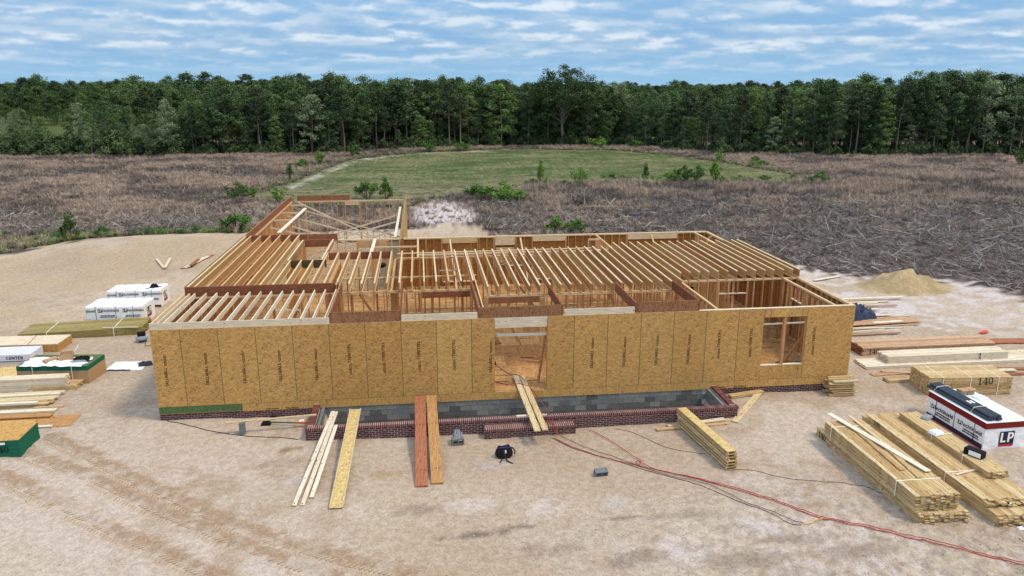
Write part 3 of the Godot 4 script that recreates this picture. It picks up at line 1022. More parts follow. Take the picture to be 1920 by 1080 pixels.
	framed_wall(Vector2(-5.85, -11.8), Vector2(-5.85, -14.8), 0.089)
	framed_wall(Vector2(-5.8, -12.75), Vector2(-3.65, -12.75), 0.089, [], 0.61)
	framed_wall(Vector2(-7.85, -14.85), Vector2(-4.5, -14.85), 0.14, [[1.1, 2.6, 0.0, 2.9]])
	framed_wall(Vector2(-7.2, -4.15), Vector2(-7.2, -9.9), 0.089, [[1.6, 2.5, 0.0, 2.7]])
	framed_wall(Vector2(-9.4, -8.6), Vector2(-9.4, -14.5), 0.089)
	framed_wall(Vector2(9.6, -4.3), Vector2(9.6, -10.7), 0.089, [[3.6, 4.5, 0.0, 2.7]])
	framed_wall(Vector2(-4.5, -15.0), Vector2(-4.5, -29.3), 0.14, [], 0.4064, 0.45)
	framed_wall(Vector2(-12.4, -0.09), Vector2(-12.4, -14.6), 0.14)
	framed_wall(Vector2(-12.4, -14.65), Vector2(-12.4, -29.3), 0.14, [], 0.4064, 0.45)
	var rest := put(house, "studding", more_studs.mesh(), M.brick_batch)
	tag(rest, "", "", "", "stuff")

	# outside sheathing of the other walls
	side_panels(12.48, -0.0, -14.95, 0.3, TOP)
	var px := -4.42
	while px < 12.4:
		var e := minf(px + PANEL, 12.47)
		box(house, "wall_panel", M.osb_inside, Vector3((px + e) * 0.5, (0.3 + TOP) * 0.5, -14.98), Vector3(e - px - 0.01, TOP - 0.3, 0.012))
		px = e
	box(house, "wall_panel", M.osb_pale, Vector3(1.08, 2.3, -14.84), Vector3(1.0, 0.85, 0.012))
	side_panels(-12.48, 0.0, -14.6, 0.3, TOP)
	side_panels(-12.48, -14.6, -29.4, 0.35, TOP + 0.37)
	side_panels(-4.42, -15.0, -29.4, 0.35, TOP + 0.37)
	box(house, "rim_board", M.lvl[0], Vector3(-12.43, TOP + 0.185, -22.0), Vector3(0.045, 0.368, 14.7))
	box(house, "rim_board", M.osb_dark, Vector3(-10.22, TOP + 0.195, -29.38), Vector3(3.6, 0.385, 0.045))
	# long braces that hold the garage walls upright
	for e in [[-11.9, 3.3, -29.0, -6.6, 0.6], [-12.2, 3.12, -28.1, -5.5, 0.98], [-12.2, 3.14, -24.7, -6.5, 1.38], [-12.2, 3.19, -21.9, -7.6, 1.6], [-12.2, 3.17, -20.0, -8.2, 2.0], [-4.65, 3.3, -23.2, -9.7, 1.9], [-4.65, 3.3, -20.7, -9.0, 2.1], [-4.65, 3.3, -18.0, -8.2, 2.2], [-4.65, 3.2, -16.2, -7.6, 2.2]]:
		var lift: float = 0.4
		var s := Vector3(e[0], e[1], e[2])
		var f := Vector3(e[3], e[4], e[2] + rng.randf_range(-0.3, 0.3))
		var down := (f - s).normalized()
		f = f + down * minf((f.y - lift) / -down.y, 1.6)
		bar(house, "brace", s, f, 0.038, 0.089, some(M.pale))
	for z in [-28.0, -24.7, -21.9]:
		bar(house, "brace", Vector3(-12.3, 3.3, z), Vector3(-11.0, 0.5, z - 0.4), 0.089, 0.038, some(M.pine))
		bar(house, "brace", Vector3(-11.3, 3.2, z), Vector3(-11.3, 0.5, z), 0.089, 0.089, some(M.pine))
		bar(house, "brace", Vector3(-12.35, 3.25, z), Vector3(-11.25, 3.25, z), 0.089, 0.089, some(M.pine))
	bar(house, "brace", Vector3(-11.05, 3.28, -26.4), Vector3(-11.3, 3.28, -17.6), 0.2, 0.05, M.pale[2])
	bar(house, "brace", Vector3(-4.75, 3.4, -25.5), Vector3(-4.8, 3.4, -15.0), 0.14, 0.038, M.pale[2])
	box(house, "top_plate", M.pale[2], Vector3(-5.85, TOP + 0.02, -12.4), Vector3(0.16, 0.038, 4.7))
	# braces inside
	for e in [[-5.9, 3.2, -4.2, -4.4, 0.7, -4.2], [2.2, 0.7, -3.1, 3.9, 2.7, -3.1], [4.4, 2.4, -3.2, 3.9, 0.7, -3.2], [5.5, 3.0, -3.1, 4.3, 1.4, -3.1], [8.0, 0.7, -4.4, 9.4, 3.1, -4.4], [10.2, 0.7, -0.8, 11.7, 3.0, -0.8], [-0.6, 3.0, -5.0, 0.6, 0.7, -4.6], [0.9, 2.3, -9.9, 2.0, 0.7, -9.9], [0.72, 0.62, -0.6, 0.9, 2.6, -0.2], [8.8, 0.62, -1.2, 9.15, 2.0, -0.6], [-11.6, 3.1, -3.9, -9.9, 0.9, -3.9], [-10.2, 3.1, -1.5, -8.2, 0.8, -1.9], [12.2, 3.3, -13.6, 11.7, 3.3, -12.9]]:
		bar(house, "brace", Vector3(e[0], e[1], e[2]), Vector3(e[3], e[4], e[5]), 0.038, 0.089, some(M.stud))
	for e in [[-1.9, 3.3, -12.6], [1.9, 3.3, -12.6], [9.2, 3.3, -12.9]]:
		bar(house, "brace", Vector3(e[0], TOP - 0.1, -14.75), Vector3(e[0] + 0.25, 0.7, -12.2), 0.089, 0.038, some(M.pine))
	bar(house, "brace", Vector3(-4.6, TOP + 0.02, -10.9), Vector3(5.0, TOP + 0.02, -11.1), 0.089, 0.038, some(M.pine))

	bar(house, "post", Vector3(1.17, DECK, -2.6), Vector3(1.17, 3.3, -2.6), 0.2, 0.089, M.stud[2])
	# floor deck
	var deck := branch(house, "floor_deck")
	var dz := 0.03
	var row := 0
	var stamp := Batch.new()
	while dz > -14.8:
		var ez := maxf(dz - PANEL, -14.85)
		var dx := -12.42 - (1.22 if row % 2 else 0.0)
		while dx < 12.4:
			var a := maxf(dx, -12.42)
			var e := minf(dx + 2.438, 12.42)
			if e - a > 0.1:
				box(deck, "deck_panel", some(M.osb_floor), Vector3((a + e) * 0.5, DECK - 0.012, (dz + ez) * 0.5), Vector3(e - a - 0.005, 0.022, dz - ez - 0.005))
				for k in 2:
					var wide := rng.randf_range(0.35, 0.75)
					var sx := rng.randf_range(a + 0.4, e - 0.4)
					stamp.add_box(Transform3D(Basis.IDENTITY, Vector3(clampf(sx, a + wide * 0.5, e - wide * 0.5), DECK + 0.001, dz - 0.25 - 0.6 * k)), Vector3(minf(wide, e - a), 0.003, rng.randf_range(0.03, 0.07)))
			dx += 2.438
		dz = ez
		row += 1
	put(deck, "fine_print", stamp.mesh(), M.print)
	box(house, "garage_slab", textured(srgb(188, 164, 134), M.osb_dark.albedo_texture, Vector3(0.15, 0.15, 1)), Vector3(-8.45, 0.2, -22.15), Vector3(7.9, 0.3, 14.55))

	make_foundation()


func make_foundation() -> void:
	var f := branch(house, "foundation")
	var more := Batch.new()
	var made := [0]
	var brick := func(at: Vector3, size: Vector3, list: Array, apart: bool) -> void:
		if apart and made[0] < 300:
			made[0] += 1
			box(f, "brick", some(list), at, size)
		else:
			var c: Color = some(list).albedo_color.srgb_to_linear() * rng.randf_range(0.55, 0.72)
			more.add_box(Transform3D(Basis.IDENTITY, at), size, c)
	# a course of bricks along x or z
	var course := func(a: float, b: float, y: float, fixed: float, along_x: bool, odd: bool, apart: bool) -> void:
		var s := a + (0.102 if odd else 0.0)
		if odd:
			var h := Vector3(0.09, 0.057, 0.09)
			brick.call(Vector3(a + 0.046, y, fixed) if along_x else Vector3(fixed, y, a + 0.046), h, M.brick, apart)
		while s < b - 0.03:
			var l := minf(0.19, b - s)
			var size := Vector3(l, 0.054, 0.09) if along_x else Vector3(0.09, 0.054, l)
			var j := rng.randf_range(-0.003, 0.003)
			brick.call(Vector3(s + l * 0.5, y, fixed + j) if along_x else Vector3(fixed + j, y, s + l * 0.5), size, M.brick, apart)
			s += 0.204
	# a row of bricks on edge along the top
	var cap := func(a: float, b: float, y: float, fixed: float, along_x: bool, apart: bool) -> void:
		var s := a
		while s < b - 0.03:
			var size := Vector3(0.05, 0.09, 0.21) if along_x else Vector3(0.21, 0.09, 0.05)
			brick.call(Vector3(s + 0.03, y + rng.randf_range(-0.003, 0.003), fixed) if along_x else Vector3(fixed, y + rng.randf_range(-0.003, 0.003), s + 0.03), size, M.brick_cap, apart)
			s += 0.068
	# step in front of the porch
	cap.call(-1.53, 1.52, 0.215, 2.36, true, true)
	cap.call(-1.53, 1.52, 0.215, 2.155, true, false)
	for k in 5:
		course.call(-1.53, 1.52, 0.135 - 0.067 * k, 2.41, true, k % 2 == 1, true)
	box(f, "mortar", M.mortar, Vector3(0, 0.02, 2.26), Vector3(3.03, 0.46, 0.376))
	# porch wall: front, then the two ends
	cap.call(-7.33, 7.32, 0.395, 1.96, true, false)
	for k in 8:
		course.call(-7.33, 7.32, 0.315 - 0.067 * k, 2.01, true, k % 2 == 1, k < 2)
	box(f, "mortar", M.mortar, Vector3(0, -0.12, 1.945), Vector3(14.64, 1.1, 0.208))
	for s in [-1.0, 1.0]:
		cap.call(0.12, 1.84, 0.395, s * 7.2, false, true)
		for k in 8:
			course.call(0.1, 1.9, 0.315 - 0.067 * k, s * 7.28, false, k % 2 == 1, false)
		box(f, "mortar", M.mortar, Vector3(s * 7.2, -0.12, 0.95), Vector3(0.194, 1.1, 1.76))
		# grey blockwork lining of the ends
		for k in 4:
			for i in 4:
				box(f, "concrete_block", some(M.block), Vector3(s * 6.98, 0.24 - 0.2 * k, 0.3 + 0.4 * i), Vector3(0.1, 0.19, 0.39))
	# brick veneer under the house on both sides of the porch
	for e in [[-12.46, -7.36], [7.35, 12.46]]:
		for k in 7:
			course.call(e[0], e[1], (0.29 if e[0] > 0.0 else 0.30) - 0.035 - 0.067 * k, 0.02, true, k % 2 == 1, k < 1)
		box(f, "mortar", M.mortar, Vector3((e[0] + e[1]) * 0.5, 0.03, 0.005), Vector3(e[1] - e[0] - 0.01, 0.5, 0.105))
	for k in 7:
		course.call(-14.9, 0.0, 0.255 - 0.067 * k, 12.44, false, k % 2 == 1, false)
		course.call(-29.3, 0.0, 0.255 - 0.067 * k, -12.44, false, k % 2 == 1, false)
	box(f, "mortar", M.mortar, Vector3(12.42, 0.03, -7.45), Vector3(0.1, 0.5, 14.8))
	box(f, "mortar", M.mortar, Vector3(-12.42, 0.03, -14.6), Vector3(0.1, 0.5, 29.0))
	for k in 6:
		course.call(-12.4, -4.5, 0.4 - 0.067 * k, -29.22, true, k % 2 == 1, false)
	var o := put(f, "brickwork", more.mesh(), M.brick_batch)
	tag(o, "", "", "", "stuff")
	# block wall at the back of the porch
	for k in 5:
		var x := -7.0 + (0.2 if k % 2 else 0.0)
		while x < 7.0:
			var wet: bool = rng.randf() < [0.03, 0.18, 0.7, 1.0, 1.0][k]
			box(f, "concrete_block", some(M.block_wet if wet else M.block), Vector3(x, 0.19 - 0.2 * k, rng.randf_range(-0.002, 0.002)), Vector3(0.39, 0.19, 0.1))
			x += 0.4
	box(f, "mortar", M.mortar, Vector3(0, -0.25, -0.02), Vector3(14.2, 1.05, 0.1))


# ---------------------------------------------------------------- things on the site
# boards stacked side by side and layer on layer; lengths run along local x; y0 is the underside
func stack_boards(parent: Node3D, length: float, wide: int, high: int, bw: float, bh: float, mats: Array, y0 := 0.0, ragged := 0.05, end_mats := []) -> void:
	for j in high:
		for i in wide:
			var shift := rng.randf_range(-ragged, ragged)
			var m := some(mats)
			box(parent, "board", m, Vector3(shift, y0 + bh * (j + 0.5) + rng.randf_range(-0.001, 0.001), (i - (wide - 1) * 0.5) * bw + rng.randf_range(-0.002, 0.002)), Vector3(snappedf(length + rng.randf_range(-ragged, ragged) * 0.5, 0.05), bh - 0.005, bw - rng.randi_range(1, 3) * 0.004))


func lumber(label: String, centre: Vector2, turn: float, length: float, wide: int, high: int, bw: float, bh: float, mats: Array, y0 := -0.02, ragged := 0.05, group := "stacks of new lumber") -> Node3D:
	var t := thing("lumber_stack", label, "lumber stack", Vector3(centre.x, y0, centre.y), turn, group)
	stack_boards(t, length, wide, high, bw, bh, mats, 0.0, ragged)
	return t


# a plastic band round a bundle that runs along local x
func strap(t: Node3D, x: float, half: float, y0: float, y1: float, m: Material, w := 0.03) -> void:
	var b := Batch.new()
	b.add_box(Transform3D(Basis.IDENTITY, Vector3(x, y1 + 0.003, 0)), Vector3(w, 0.006, half * 2.0 + 0.016))
	for s in [-1.0, 1.0]:
		b.add_box(Transform3D(Basis.IDENTITY, Vector3(x, (y0 + y1) * 0.5, s * (half + 0.005))), Vector3(w, y1 - y0, 0.006))
	put(t, "strap", b.mesh(), m)


func loose(called: String, label: String, a: Vector3, b: Vector3, w: float, h: float, m: Material, group := "", roll := 0.0) -> void:
	var o := put(self, called, box_mesh(Vector3(snappedf((b - a).length(), 0.01), h, w)), m)
	o.transform = Transform3D(along(b - a, roll), (a + b) * 0.5)
	tag(o, label, "board", group)


func crumpled(sx: float, sy: float, sz: float, at_seed: int, rough := 0.35, n := 22) -> ArrayMesh:
	var f := noise(FastNoiseLite.TYPE_SIMPLEX_SMOOTH, 0.9, 3, at_seed)
	var b := Batch.new()
	var pts := []
	for j in n + 1:
		for i in n + 1:
			var u := float(i) / n * 2.0 - 1.0
			var w := float(j) / n * 2.0 - 1.0
			var r := maxf(absf(u), absf(w))
			var y := pow(maxf(0.0, 1.0 - pow(r, 2.6)), 0.6)
			var k := f.get_noise_2d(u * 2.2, w * 2.2)
			pts.append(Vector3(u * sx * (1.0 + 0.12 * k), maxf(0.0, y * sy * (1.0 + rough * 1.1 * k)) + 0.012, w * sz * (1.0 + 0.15 * f.get_noise_2d(w * 3.0, u * 3.0))))
	for j in n:
		for i in n:
			var k := j * (n + 1) + i
			b.add_quad([pts[k + n + 1], pts[k + n + 2], pts[k + 1], pts[k]])
	return b.mesh()


func cable(called: String, label: String, pts: Array, r: float, m: Material, group := "", lift := 0.0) -> void:
	var c := Curve3D.new()
	for i in pts.size():
		var p: Vector2 = pts[i]
		var q: Vector2 = pts[mini(i + 1, pts.size() - 1)] - pts[maxi(i - 1, 0)]
		q *= 0.17
		var tangent := Vector3(q.x, 0, q.y)
		c.add_point(Vector3(p.x, 0, p.y), -tangent, tangent)
	c.bake_interval = 0.16
	var line := []
	var radii := []
	for p in c.get_baked_points():
		var wob := 0.05 * n_mid.get_noise_2d(p.x * 2.0 + 7.0 * pts.size(), p.z * 2.0)
		line.append(Vector3(p.x + wob, ground_height(p.x, p.z) + r + 0.006 + lift, p.z + wob))
		radii.append(r)
	var b := Batch.new()
	b.add_tube(line, radii, 5)
	var o := put(self, called, b.mesh(), m)
	tag(o, label, "cord", group)


# white wrapped bundle of roof boards, printed on the front and the right end
func wrapped_bundle(label: String, at: Vector3, l: float, h: float, d: float, turn := 0.0) -> Node3D:
	var t := thing("wrapped_bundle", label, "wrapped bundle", at, turn, "wrapped bundles of roof boards")
	put(t, "wrapping", soft_box(Vector3(l, h, d), 0.045, 5), M.wrap, Vector3(0, h * 0.5, 0))
	box(t, "printed_band", M.navy, Vector3(0, 0.09, d * 0.5 + 0.004), Vector3(l * 0.97, 0.12, 0.006))
	box(t, "printed_band", M.red_print, Vector3(l * 0.4, 0.05, d * 0.5 + 0.008), Vector3(l * 0.16, 0.03, 0.004))
	for x in [-0.32, 0.03, 0.33]:
		strap(t, x * l, d * 0.5, 0.0, h, M.ink, 0.016)
	for x in [-0.2, 0.24]:
		logo(t, Vector3(x * l - 0.12, h - 0.2, d * 0.5 + 0.008), 0.2, Vector3.ZERO)
		put(t, "lettering", text_mesh("TechShield", 0.11), M.navy, Vector3(x * l + 0.37, h - 0.2, d * 0.5 + 0.008))
		put(t, "fine_print", fine_print(0.8, 0.14, 2, 5), M.navy, Vector3(x * l + 0.2, h - 0.48, d * 0.5 + 0.008))
	put(t, "lettering", text_mesh("Shield", 0.11), M.navy, Vector3(-0.41 * l, h - 0.22, d * 0.5 + 0.008))
	logo(t, Vector3(l * 0.5 + 0.008, h * 0.52, 0.0), 0.5, Vector3(0, PI / 2, 0))
	return t


func logo(t: Node3D, at: Vector3, size: float, turn: Vector3) -> void:
	var o := put(t, "logo", box_mesh(Vector3(size, size * 0.86, 0.004), 0), M.navy, at, turn)
	put(o, "lettering", text_mesh("LP", size * 0.62), M.white, Vector3(0, 0.01, 0.004))
	if size > 0.3:
		put(o, "underline", box_mesh(Vector3(size, size * 0.14, 0.004), 0), M.red_print, Vector3(0, -size * 0.5, 0))


# box with rounded edges and lightly creased faces
func soft_box(size: Vector3, r: float, at_seed: int) -> ArrayMesh:
	var f := noise(FastNoiseLite.TYPE_SIMPLEX, 2.2, 3, at_seed)
	var b := Batch.new()
	var n := 14
	var h := size * 0.5
	for axis in 3:
		var a := (axis + 1) % 3
		var c := (axis + 2) % 3
		for side in [-1.0, 1.0]:
			var pts := []
			for j in n + 1:
				for i in n + 1:
					var p := Vector3.ZERO
					p[axis] = h[axis] * side
					p[a] = h[a] * (2.0 * i / n - 1.0)
					p[c] = h[c] * (2.0 * j / n - 1.0)
					var core := p.clamp(-h + Vector3.ONE * r, h - Vector3.ONE * r)
					p = core + (p - core).limit_length(r)
					var k := 0.012 * f.get_noise_3d(p.x * 1.4, p.y * 1.4, p.z * 1.4)
					pts.append(p * (1.0 + k))
			for j in n:
				for i in n:
					var k := j * (n + 1) + i
					if side > 0:
						b.add_quad([pts[k], pts[k + 1], pts[k + n + 2], pts[k + n + 1]])
					else:
						b.add_quad([pts[k], pts[k + n + 1], pts[k + n + 2], pts[k + 1]])
	return b.mesh()


func sheet_stack(label: String, at: Vector3, l: float, d: float, parts: Array, turn := 0.0) -> Node3D:
	var t := thing("sheet_stack", label, "board stack", at, turn, "stacks of sheet boards")
	var y := 0.0
	for e in parts:
		for k in int(e[0]):
			box(t, "sheet", e[2] if e[2] is Material else some(e[2]), Vector3(rng.randf_range(-0.006, 0.006), y + e[1] * 0.5, rng.randf_range(-0.006, 0.006)), Vector3(l, e[1] - 0.003, d))
			y += e[1]
	return t


func hollow_block(label: String, at: Vector3, turn: Vector3) -> Node3D:
	var t := thing("concrete_block", label, "concrete block", at, 0.0, "loose hollow concrete blocks")
	t.rotation = turn
	for z in [-0.08, 0.08]:
		box(t, "face_shell", M.block[1], Vector3(0, 0, z), Vector3(0.39, 0.19, 0.035))
	for x in [-0.18, 0.0, 0.18]:
		box(t, "web", M.block[0], Vector3(x, 0, 0), Vector3(0.034, 0.188, 0.126))
	return t


const ORDER := ["first", "second", "third", "fourth", "fifth", "sixth", "seventh", "eighth", "ninth", "tenth", "eleventh", "twelfth", "thirteenth", "fourteenth", "fifteenth", "sixteenth", "seventeenth", "eighteenth", "nineteenth", "twentieth", "twenty-first", "twenty-second", "twenty-third", "twenty-fourth", "twenty-fifth", "twenty-sixth"]


func make_site() -> void:
	# --- front: foreground lumber at the right
	var s := lumber("long low stack of yellow boards under a taller strapped stack, marked 140 at its end", Vector2(10.1, 6.3), PI / 2, 5.35, 10, 8, 0.143, 0.0385, M.yellow, -0.03, 0.06)
	put(s, "lettering", text_mesh("140", 0.2, "Droid Serif", false), M.ink, Vector3(2.3, 0.16, -0.722), Vector3(0, PI, 0.12))
	s = lumber("tall strapped stack of yellow boards with loose planks lying on top", Vector2(9.95, 6.5), PI / 2, 4.65, 9, 12, 0.139, 0.0385, M.yellow, 0.28, 0.05)
	strap(s, 1.9, 0.64, 0.0, 0.464, M.strap)
	strap(s, -1.5, 0.64, 0.0, 0.464, M.strap)
	loose("plank", "white plank lying slantwise on the tall strapped stack of yellow boards", Vector3(9.7, 0.80, 3.7), Vector3(10.45, 0.80, 7.7), 0.19, 0.025, M.pale[2], "loose planks on the lumber stack")
	loose("plank", "yellow plank with square end, outermost of the loose planks on the strapped stack", Vector3(9.95, 0.765, 4.6), Vector3(9.8, 0.765, 7.5), 0.14, 0.035, M.yellow[3], "loose planks on the lumber stack")
	loose("plank", "long yellow plank beside the white plank on the strapped stack", Vector3(10.35, 0.765, 4.5), Vector3(10.02, 0.765, 7.95), 0.14, 0.035, M.yellow[1], "loose planks on the lumber stack")
	loose("plank", "short pale yellow plank under the white plank on the strapped stack", Vector3(10.3, 0.78, 3.9), Vector3(10.25, 0.78, 7.0), 0.11, 0.02, M.yellow[2], "loose planks on the lumber stack")

	s = lumber("wide bottom stack of yellow boards nearest the right corner, spirit level on its end", Vector2(12.25, 6.1), PI / 2, 6.4, 12, 8, 0.143, 0.0385, M.yellow, -0.03, 0.07)
	s = lumber("middle layer of yellow boards marked 140, lying on the wide bottom stack", Vector2(12.1, 6.0), PI / 2, 5.6, 10, 4, 0.143, 0.0385, M.yellow, 0.282, 0.12)
	put(s, "lettering", text_mesh("140", 0.15, "Droid Serif", false), M.ink, Vector3(2.2, 0.08, -0.722), Vector3(0, PI, 0.0))
	strap(s, -1.2, 0.72, -0.3, 0.158, M.strap)
	s = lumber("narrow top bundle of yellow boards with a small black box on it", Vector2(12.62, 5.65), PI / 2, 4.1, 5, 5, 0.13, 0.0385, M.yellow, 0.44, 0.05)
	strap(s, 0.4, 0.33, 0.0, 0.194, M.strap)
	strap(s, -1.0, 0.33, 0.0, 0.194, M.strap)
	loose("plank", "thin batten under the narrow top bundle of yellow boards", Vector3(11.55, 0.46, 7.4), Vector3(12.3, 0.46, 7.2), 0.06, 0.025, M.pale[1])
	var t := thing("box", "small black box with a white label, on the narrow top bundle", "box", Vector3(12.62, 0.634, 6.7), 0.45)
	put(t, "carton", soft_box(Vector3(0.52, 0.2, 0.26), 0.01, 3), M.ink, Vector3(0, 0.1, 0), Vector3(0, PI / 2, 0))
	box(t, "label", M.white, Vector3(-0.135, 0.1, 0.06), Vector3(0.004, 0.14, 0.34))
	t = thing("spirit_level", "black and white spirit level lying on the bottom stack's end", "level", Vector3(11.95, 0.305, 8.82), -0.35)
	box(t, "body", M.ink, Vector3(0, 0.03, 0), Vector3(0.34, 0.06, 0.09))
	for x in [-0.1, 0.02, 0.13]:
		box(t, "window", M.white, Vector3(x, 0.031, 0.0), Vector3(0.045, 0.063, 0.06))
	t = thing("bottle_pack", "shrink wrapped clear bottles on the narrow top bundle", "bottles", Vector3(12.45, 0.634, 5.2), 0.3)
	put(t, "wrapping", crumpled(0.2, 0.12, 0.16, 5, 0.2, 12), M.foil)
	t = thing("rag", "grey crumpled rag on the yellow boards by the red edged stack", "rag", Vector3(12.9, 0.634, 4.1), 0.5)
	put(t, "cloth", crumpled(0.2, 0.1, 0.12, 15, 0.3, 12), M.metal)
	for e in [["white scrap of paper on the ground by the low board stack", Vector2(11.02, 8.6)], ["white scrap of paper at the foot of the right corner stack", Vector2(11.95, 9.45)], ["white scrap of paper on the sand by the porch corner", Vector2(-7.7, 0.5)]]:
		var o := put(self, "paper_scrap", crumpled(0.09, 0.05, 0.06, int(e[1].x * 3.0) + 9, 0.4, 8), M.white, Vector3(e[1].x, ground_height(e[1].x, e[1].y), e[1].y))
		tag(o, e[0], "paper")

	# --- red edged roof boards with black pipes on them
	t = thing("roof_board_bundle", "half unwrapped stack of red edged roof boards with black pipes on top", "board stack", Vector3(14.78, -0.02, 3.92), 0.03)
	put(t, "wrapping", soft_box(Vector3(1.5, 0.74, 2.68), 0.03, 8), M.wrap, Vector3(0, 0.37, 0))
	for k in 7:
		box(t, "sheet", M.red_paint, Vector3(rng.randf_range(-0.004, 0.004), 0.755 + 0.029 * k, 0.0), Vector3(1.5, 0.0262, 2.7))
	box(t, "foil_sheet", M.foil, Vector3(0, 0.949, 0), Vector3(1.51, 0.008, 2.71))
	box(t, "printed_band", M.navy, Vector3(-0.755, 0.12, 0), Vector3(0.008, 0.14, 2.6))
	box(t, "printed_band", M.red_print, Vector3(-0.757, 0.03, 0), Vector3(0.008, 0.035, 2.6))
	for z in [-0.55, 0.75]:
		logo(t, Vector3(-0.757, 0.5, z - 0.52), 0.17, Vector3(0, -PI / 2, 0))
		put(t, "lettering", text_mesh("TechShield", 0.125), M.navy, Vector3(-0.757, 0.5, z + 0.03), Vector3(0, -PI / 2, 0))
		put(t, "fine_print", fine_print(0.8, 0.16, 2, 5), M.navy, Vector3(-0.757, 0.32, z), Vector3(0, -PI / 2, 0))
	for z in [-0.9, 0.0, 0.9]:
		box(t, "strap", M.ink, Vector3(-0.757, 0.37, z), Vector3(0.008, 0.74, 0.016))
	logo(t, Vector3(0.05, 0.4, 1.352), 0.52, Vector3.ZERO)
	t = thing("pipe_bundle", "strapped bundle of dark plastic pipes on the red edged roof boards", "pipes", Vector3(14.42, 0.935, 3.75), 0.03)
	var tube := Batch.new()
	tube.add_tube([Vector3(0, 0, -1.42), Vector3(0, 0, 1.42)], [0.052, 0.052], 12)
	var pipe := tube.mesh()
	for k in 5:
		put(t, "pipe", pipe, M.pipe, Vector3(-0.23 + 0.106 * k, 0.053, rng.randf_range(-0.03, 0.03)))
	for k in 4:
		put(t, "pipe", pipe, M.pipe, Vector3(-0.177 + 0.106 * k, 0.145, rng.randf_range(-0.05, 0.05)))
	for z in [-1.0, 0.75]:
		var band := Batch.new()
		band.add_tube([Vector3(-0.36, -0.5, z), Vector3(-0.345, 0.03, z), Vector3(-0.24, 0.19, z), Vector3(0.0, 0.212, z), Vector3(0.2, 0.2, z), Vector3(0.34, 0.03, z)], [0.012, 0.012, 0.012, 0.012, 0.012, 0.012], 5)
		put(t, "strap", band.mesh(), M.strap)
	for k in 2:
		box(t, "label", M.white, Vector3(-0.1 + 0.12 * k, 0.199, 0.35), Vector3(0.07, 0.004, 0.22))
	for k in 2:
		t = thing("carton", ["small brown carton nearer the dark pipes on the red edged boards", "small brown carton farther from the dark pipes on the red edged boards"][k], "carton", Vector3(14.86 + 0.3 * k, 0.935, 3.06 - 0.03 * k), 0.1)
		box(t, "body", M.card, Vector3(0, 0.1, 0), Vector3(0.27, 0.2, 0.2))
		box(t, "flap", M.card, Vector3(0, 0.21, 0.12), Vector3(0.26, 0.006, 0.1), Vector3(0.5, 0, 0))
		box(t, "label", M.metal, Vector3(0, 0.1, 0.102), Vector3(0.12, 0.1, 0.004))
	t = thing("plastic_film", "torn clear plastic film beside the cartons on the red edged boards", "plastic film", Vector3(15.3, 0.932, 3.4), 0.2)
	put(t, "film", crumpled(0.22, 0.06, 0.18, 4, 0.6, 12), M.foil)

	# --- lumber beyond it, beside the house
	s = lumber("tall square stack of yellow boards marked 140 behind the red edged boards", Vector2(16.8, 0.5), -0.09, 3.15, 9, 9, 0.142, 0.082, M.yellow, -0.02, 0.02)
	put(s, "lettering", text_mesh("140", 0.26, "Droid Serif", false), M.ink, Vector3(0.55, 0.58, 0.642), Vector3(0, 0, 0.06))
	for x in [-1.05, 0.0, 1.05]:
		strap(s, x, 0.638, 0.0, 0.738, M.strap, 0.025)
	s = lumber("long pinkish stack of boards with ragged red brown ends beside the house corner", Vector2(18.3, -3.9), 0.0, 6.15, 7, 8, 0.157, 0.048, M.pinkish, -0.02, 0.05)
	for k in 30:
		box(s, "painted_end", M.lvl[k % 3], Vector3(-3.135 - rng.randf() * 0.02, 0.02 + 0.012 * k, rng.randf_range(-0.4, 0.4)), Vector3(0.02, 0.03, 0.26))
	put(s, "lettering", text_mesh("140", 0.22, "Droid Serif", false), M.ink, Vector3(-2.6, 0.2, 0.552))
	s = lumber("flat bottom layer of pale boards sticking out under the long pale stack", Vector2(17.9, -2.3), 0.0, 6.9, 4, 3, 0.24, 0.045, M.pale, -0.01, 0.05)
	s = lumber("long pale stack of boards lying on the flat layer of pale boards", Vector2(18.2, -2.42), 0.0, 5.4, 5, 6, 0.15, 0.05, M.pale, 0.127, 0.04)
	put(s, "lettering", text_mesh("1", 0.24, "Droid Serif", false), M.ink, Vector3(1.4, 0.16, 0.379))
	lumber("pale boards at the picture's right edge beyond the long pale stack", Vector2(22.4, -2.5), 0.05, 2.6, 6, 3, 0.19, 0.04, M.pale, -0.01, 0.06)
	loose("plank", "wide red brown plank at the right edge beyond the pinkish stack", Vector3(21.6, 0.06, -4.4), Vector3(26.0, 0.06, -4.0), 0.6, 0.05, M.lvl_orange)
	for e in [["pale board sticking out at the right of the square stack", 18.6, -1.0, 20.3, -0.9, 0.06, 0], ["brown board under the pale board right of the square stack", 18.4, -0.7, 20.5, -0.55, 0.02, 1], ["second brown board on the ground right of the square stack", 18.7, -1.35, 21.0, -1.05, 0.02, 1], ["short pale board stub at the square stack's right end", 18.3, -0.2, 19.0, -0.1, 0.02, 0]]:
		loose("plank", e[0], Vector3(e[1], e[5] + 0.02, e[2]), Vector3(e[3], e[5] + 0.02, e[4]), 0.24, 0.04, M.pale[1] if e[6] == 0 else M.lvl[2])
	lumber("small dark marked stack of short boards left of the square stack", Vector2(14.95, -0.55), 0.05, 0.95, 2, 3, 0.2, 0.04, M.yellow, -0.01, 0.03)
	loose("plank", "brown plank on the ground between the pale stack and the square stack", Vector3(14.3, 0.02, -1.2), Vector3(16.6, 0.02, -1.35), 0.28, 0.03, M.pinkish[3])
	loose("plank", "pinkish plank beside the brown plank by the square stack", Vector3(14.9, 0.05, -1.5), Vector3(16.4, 0.05, -1.05), 0.2, 0.03, M.pinkish[0])
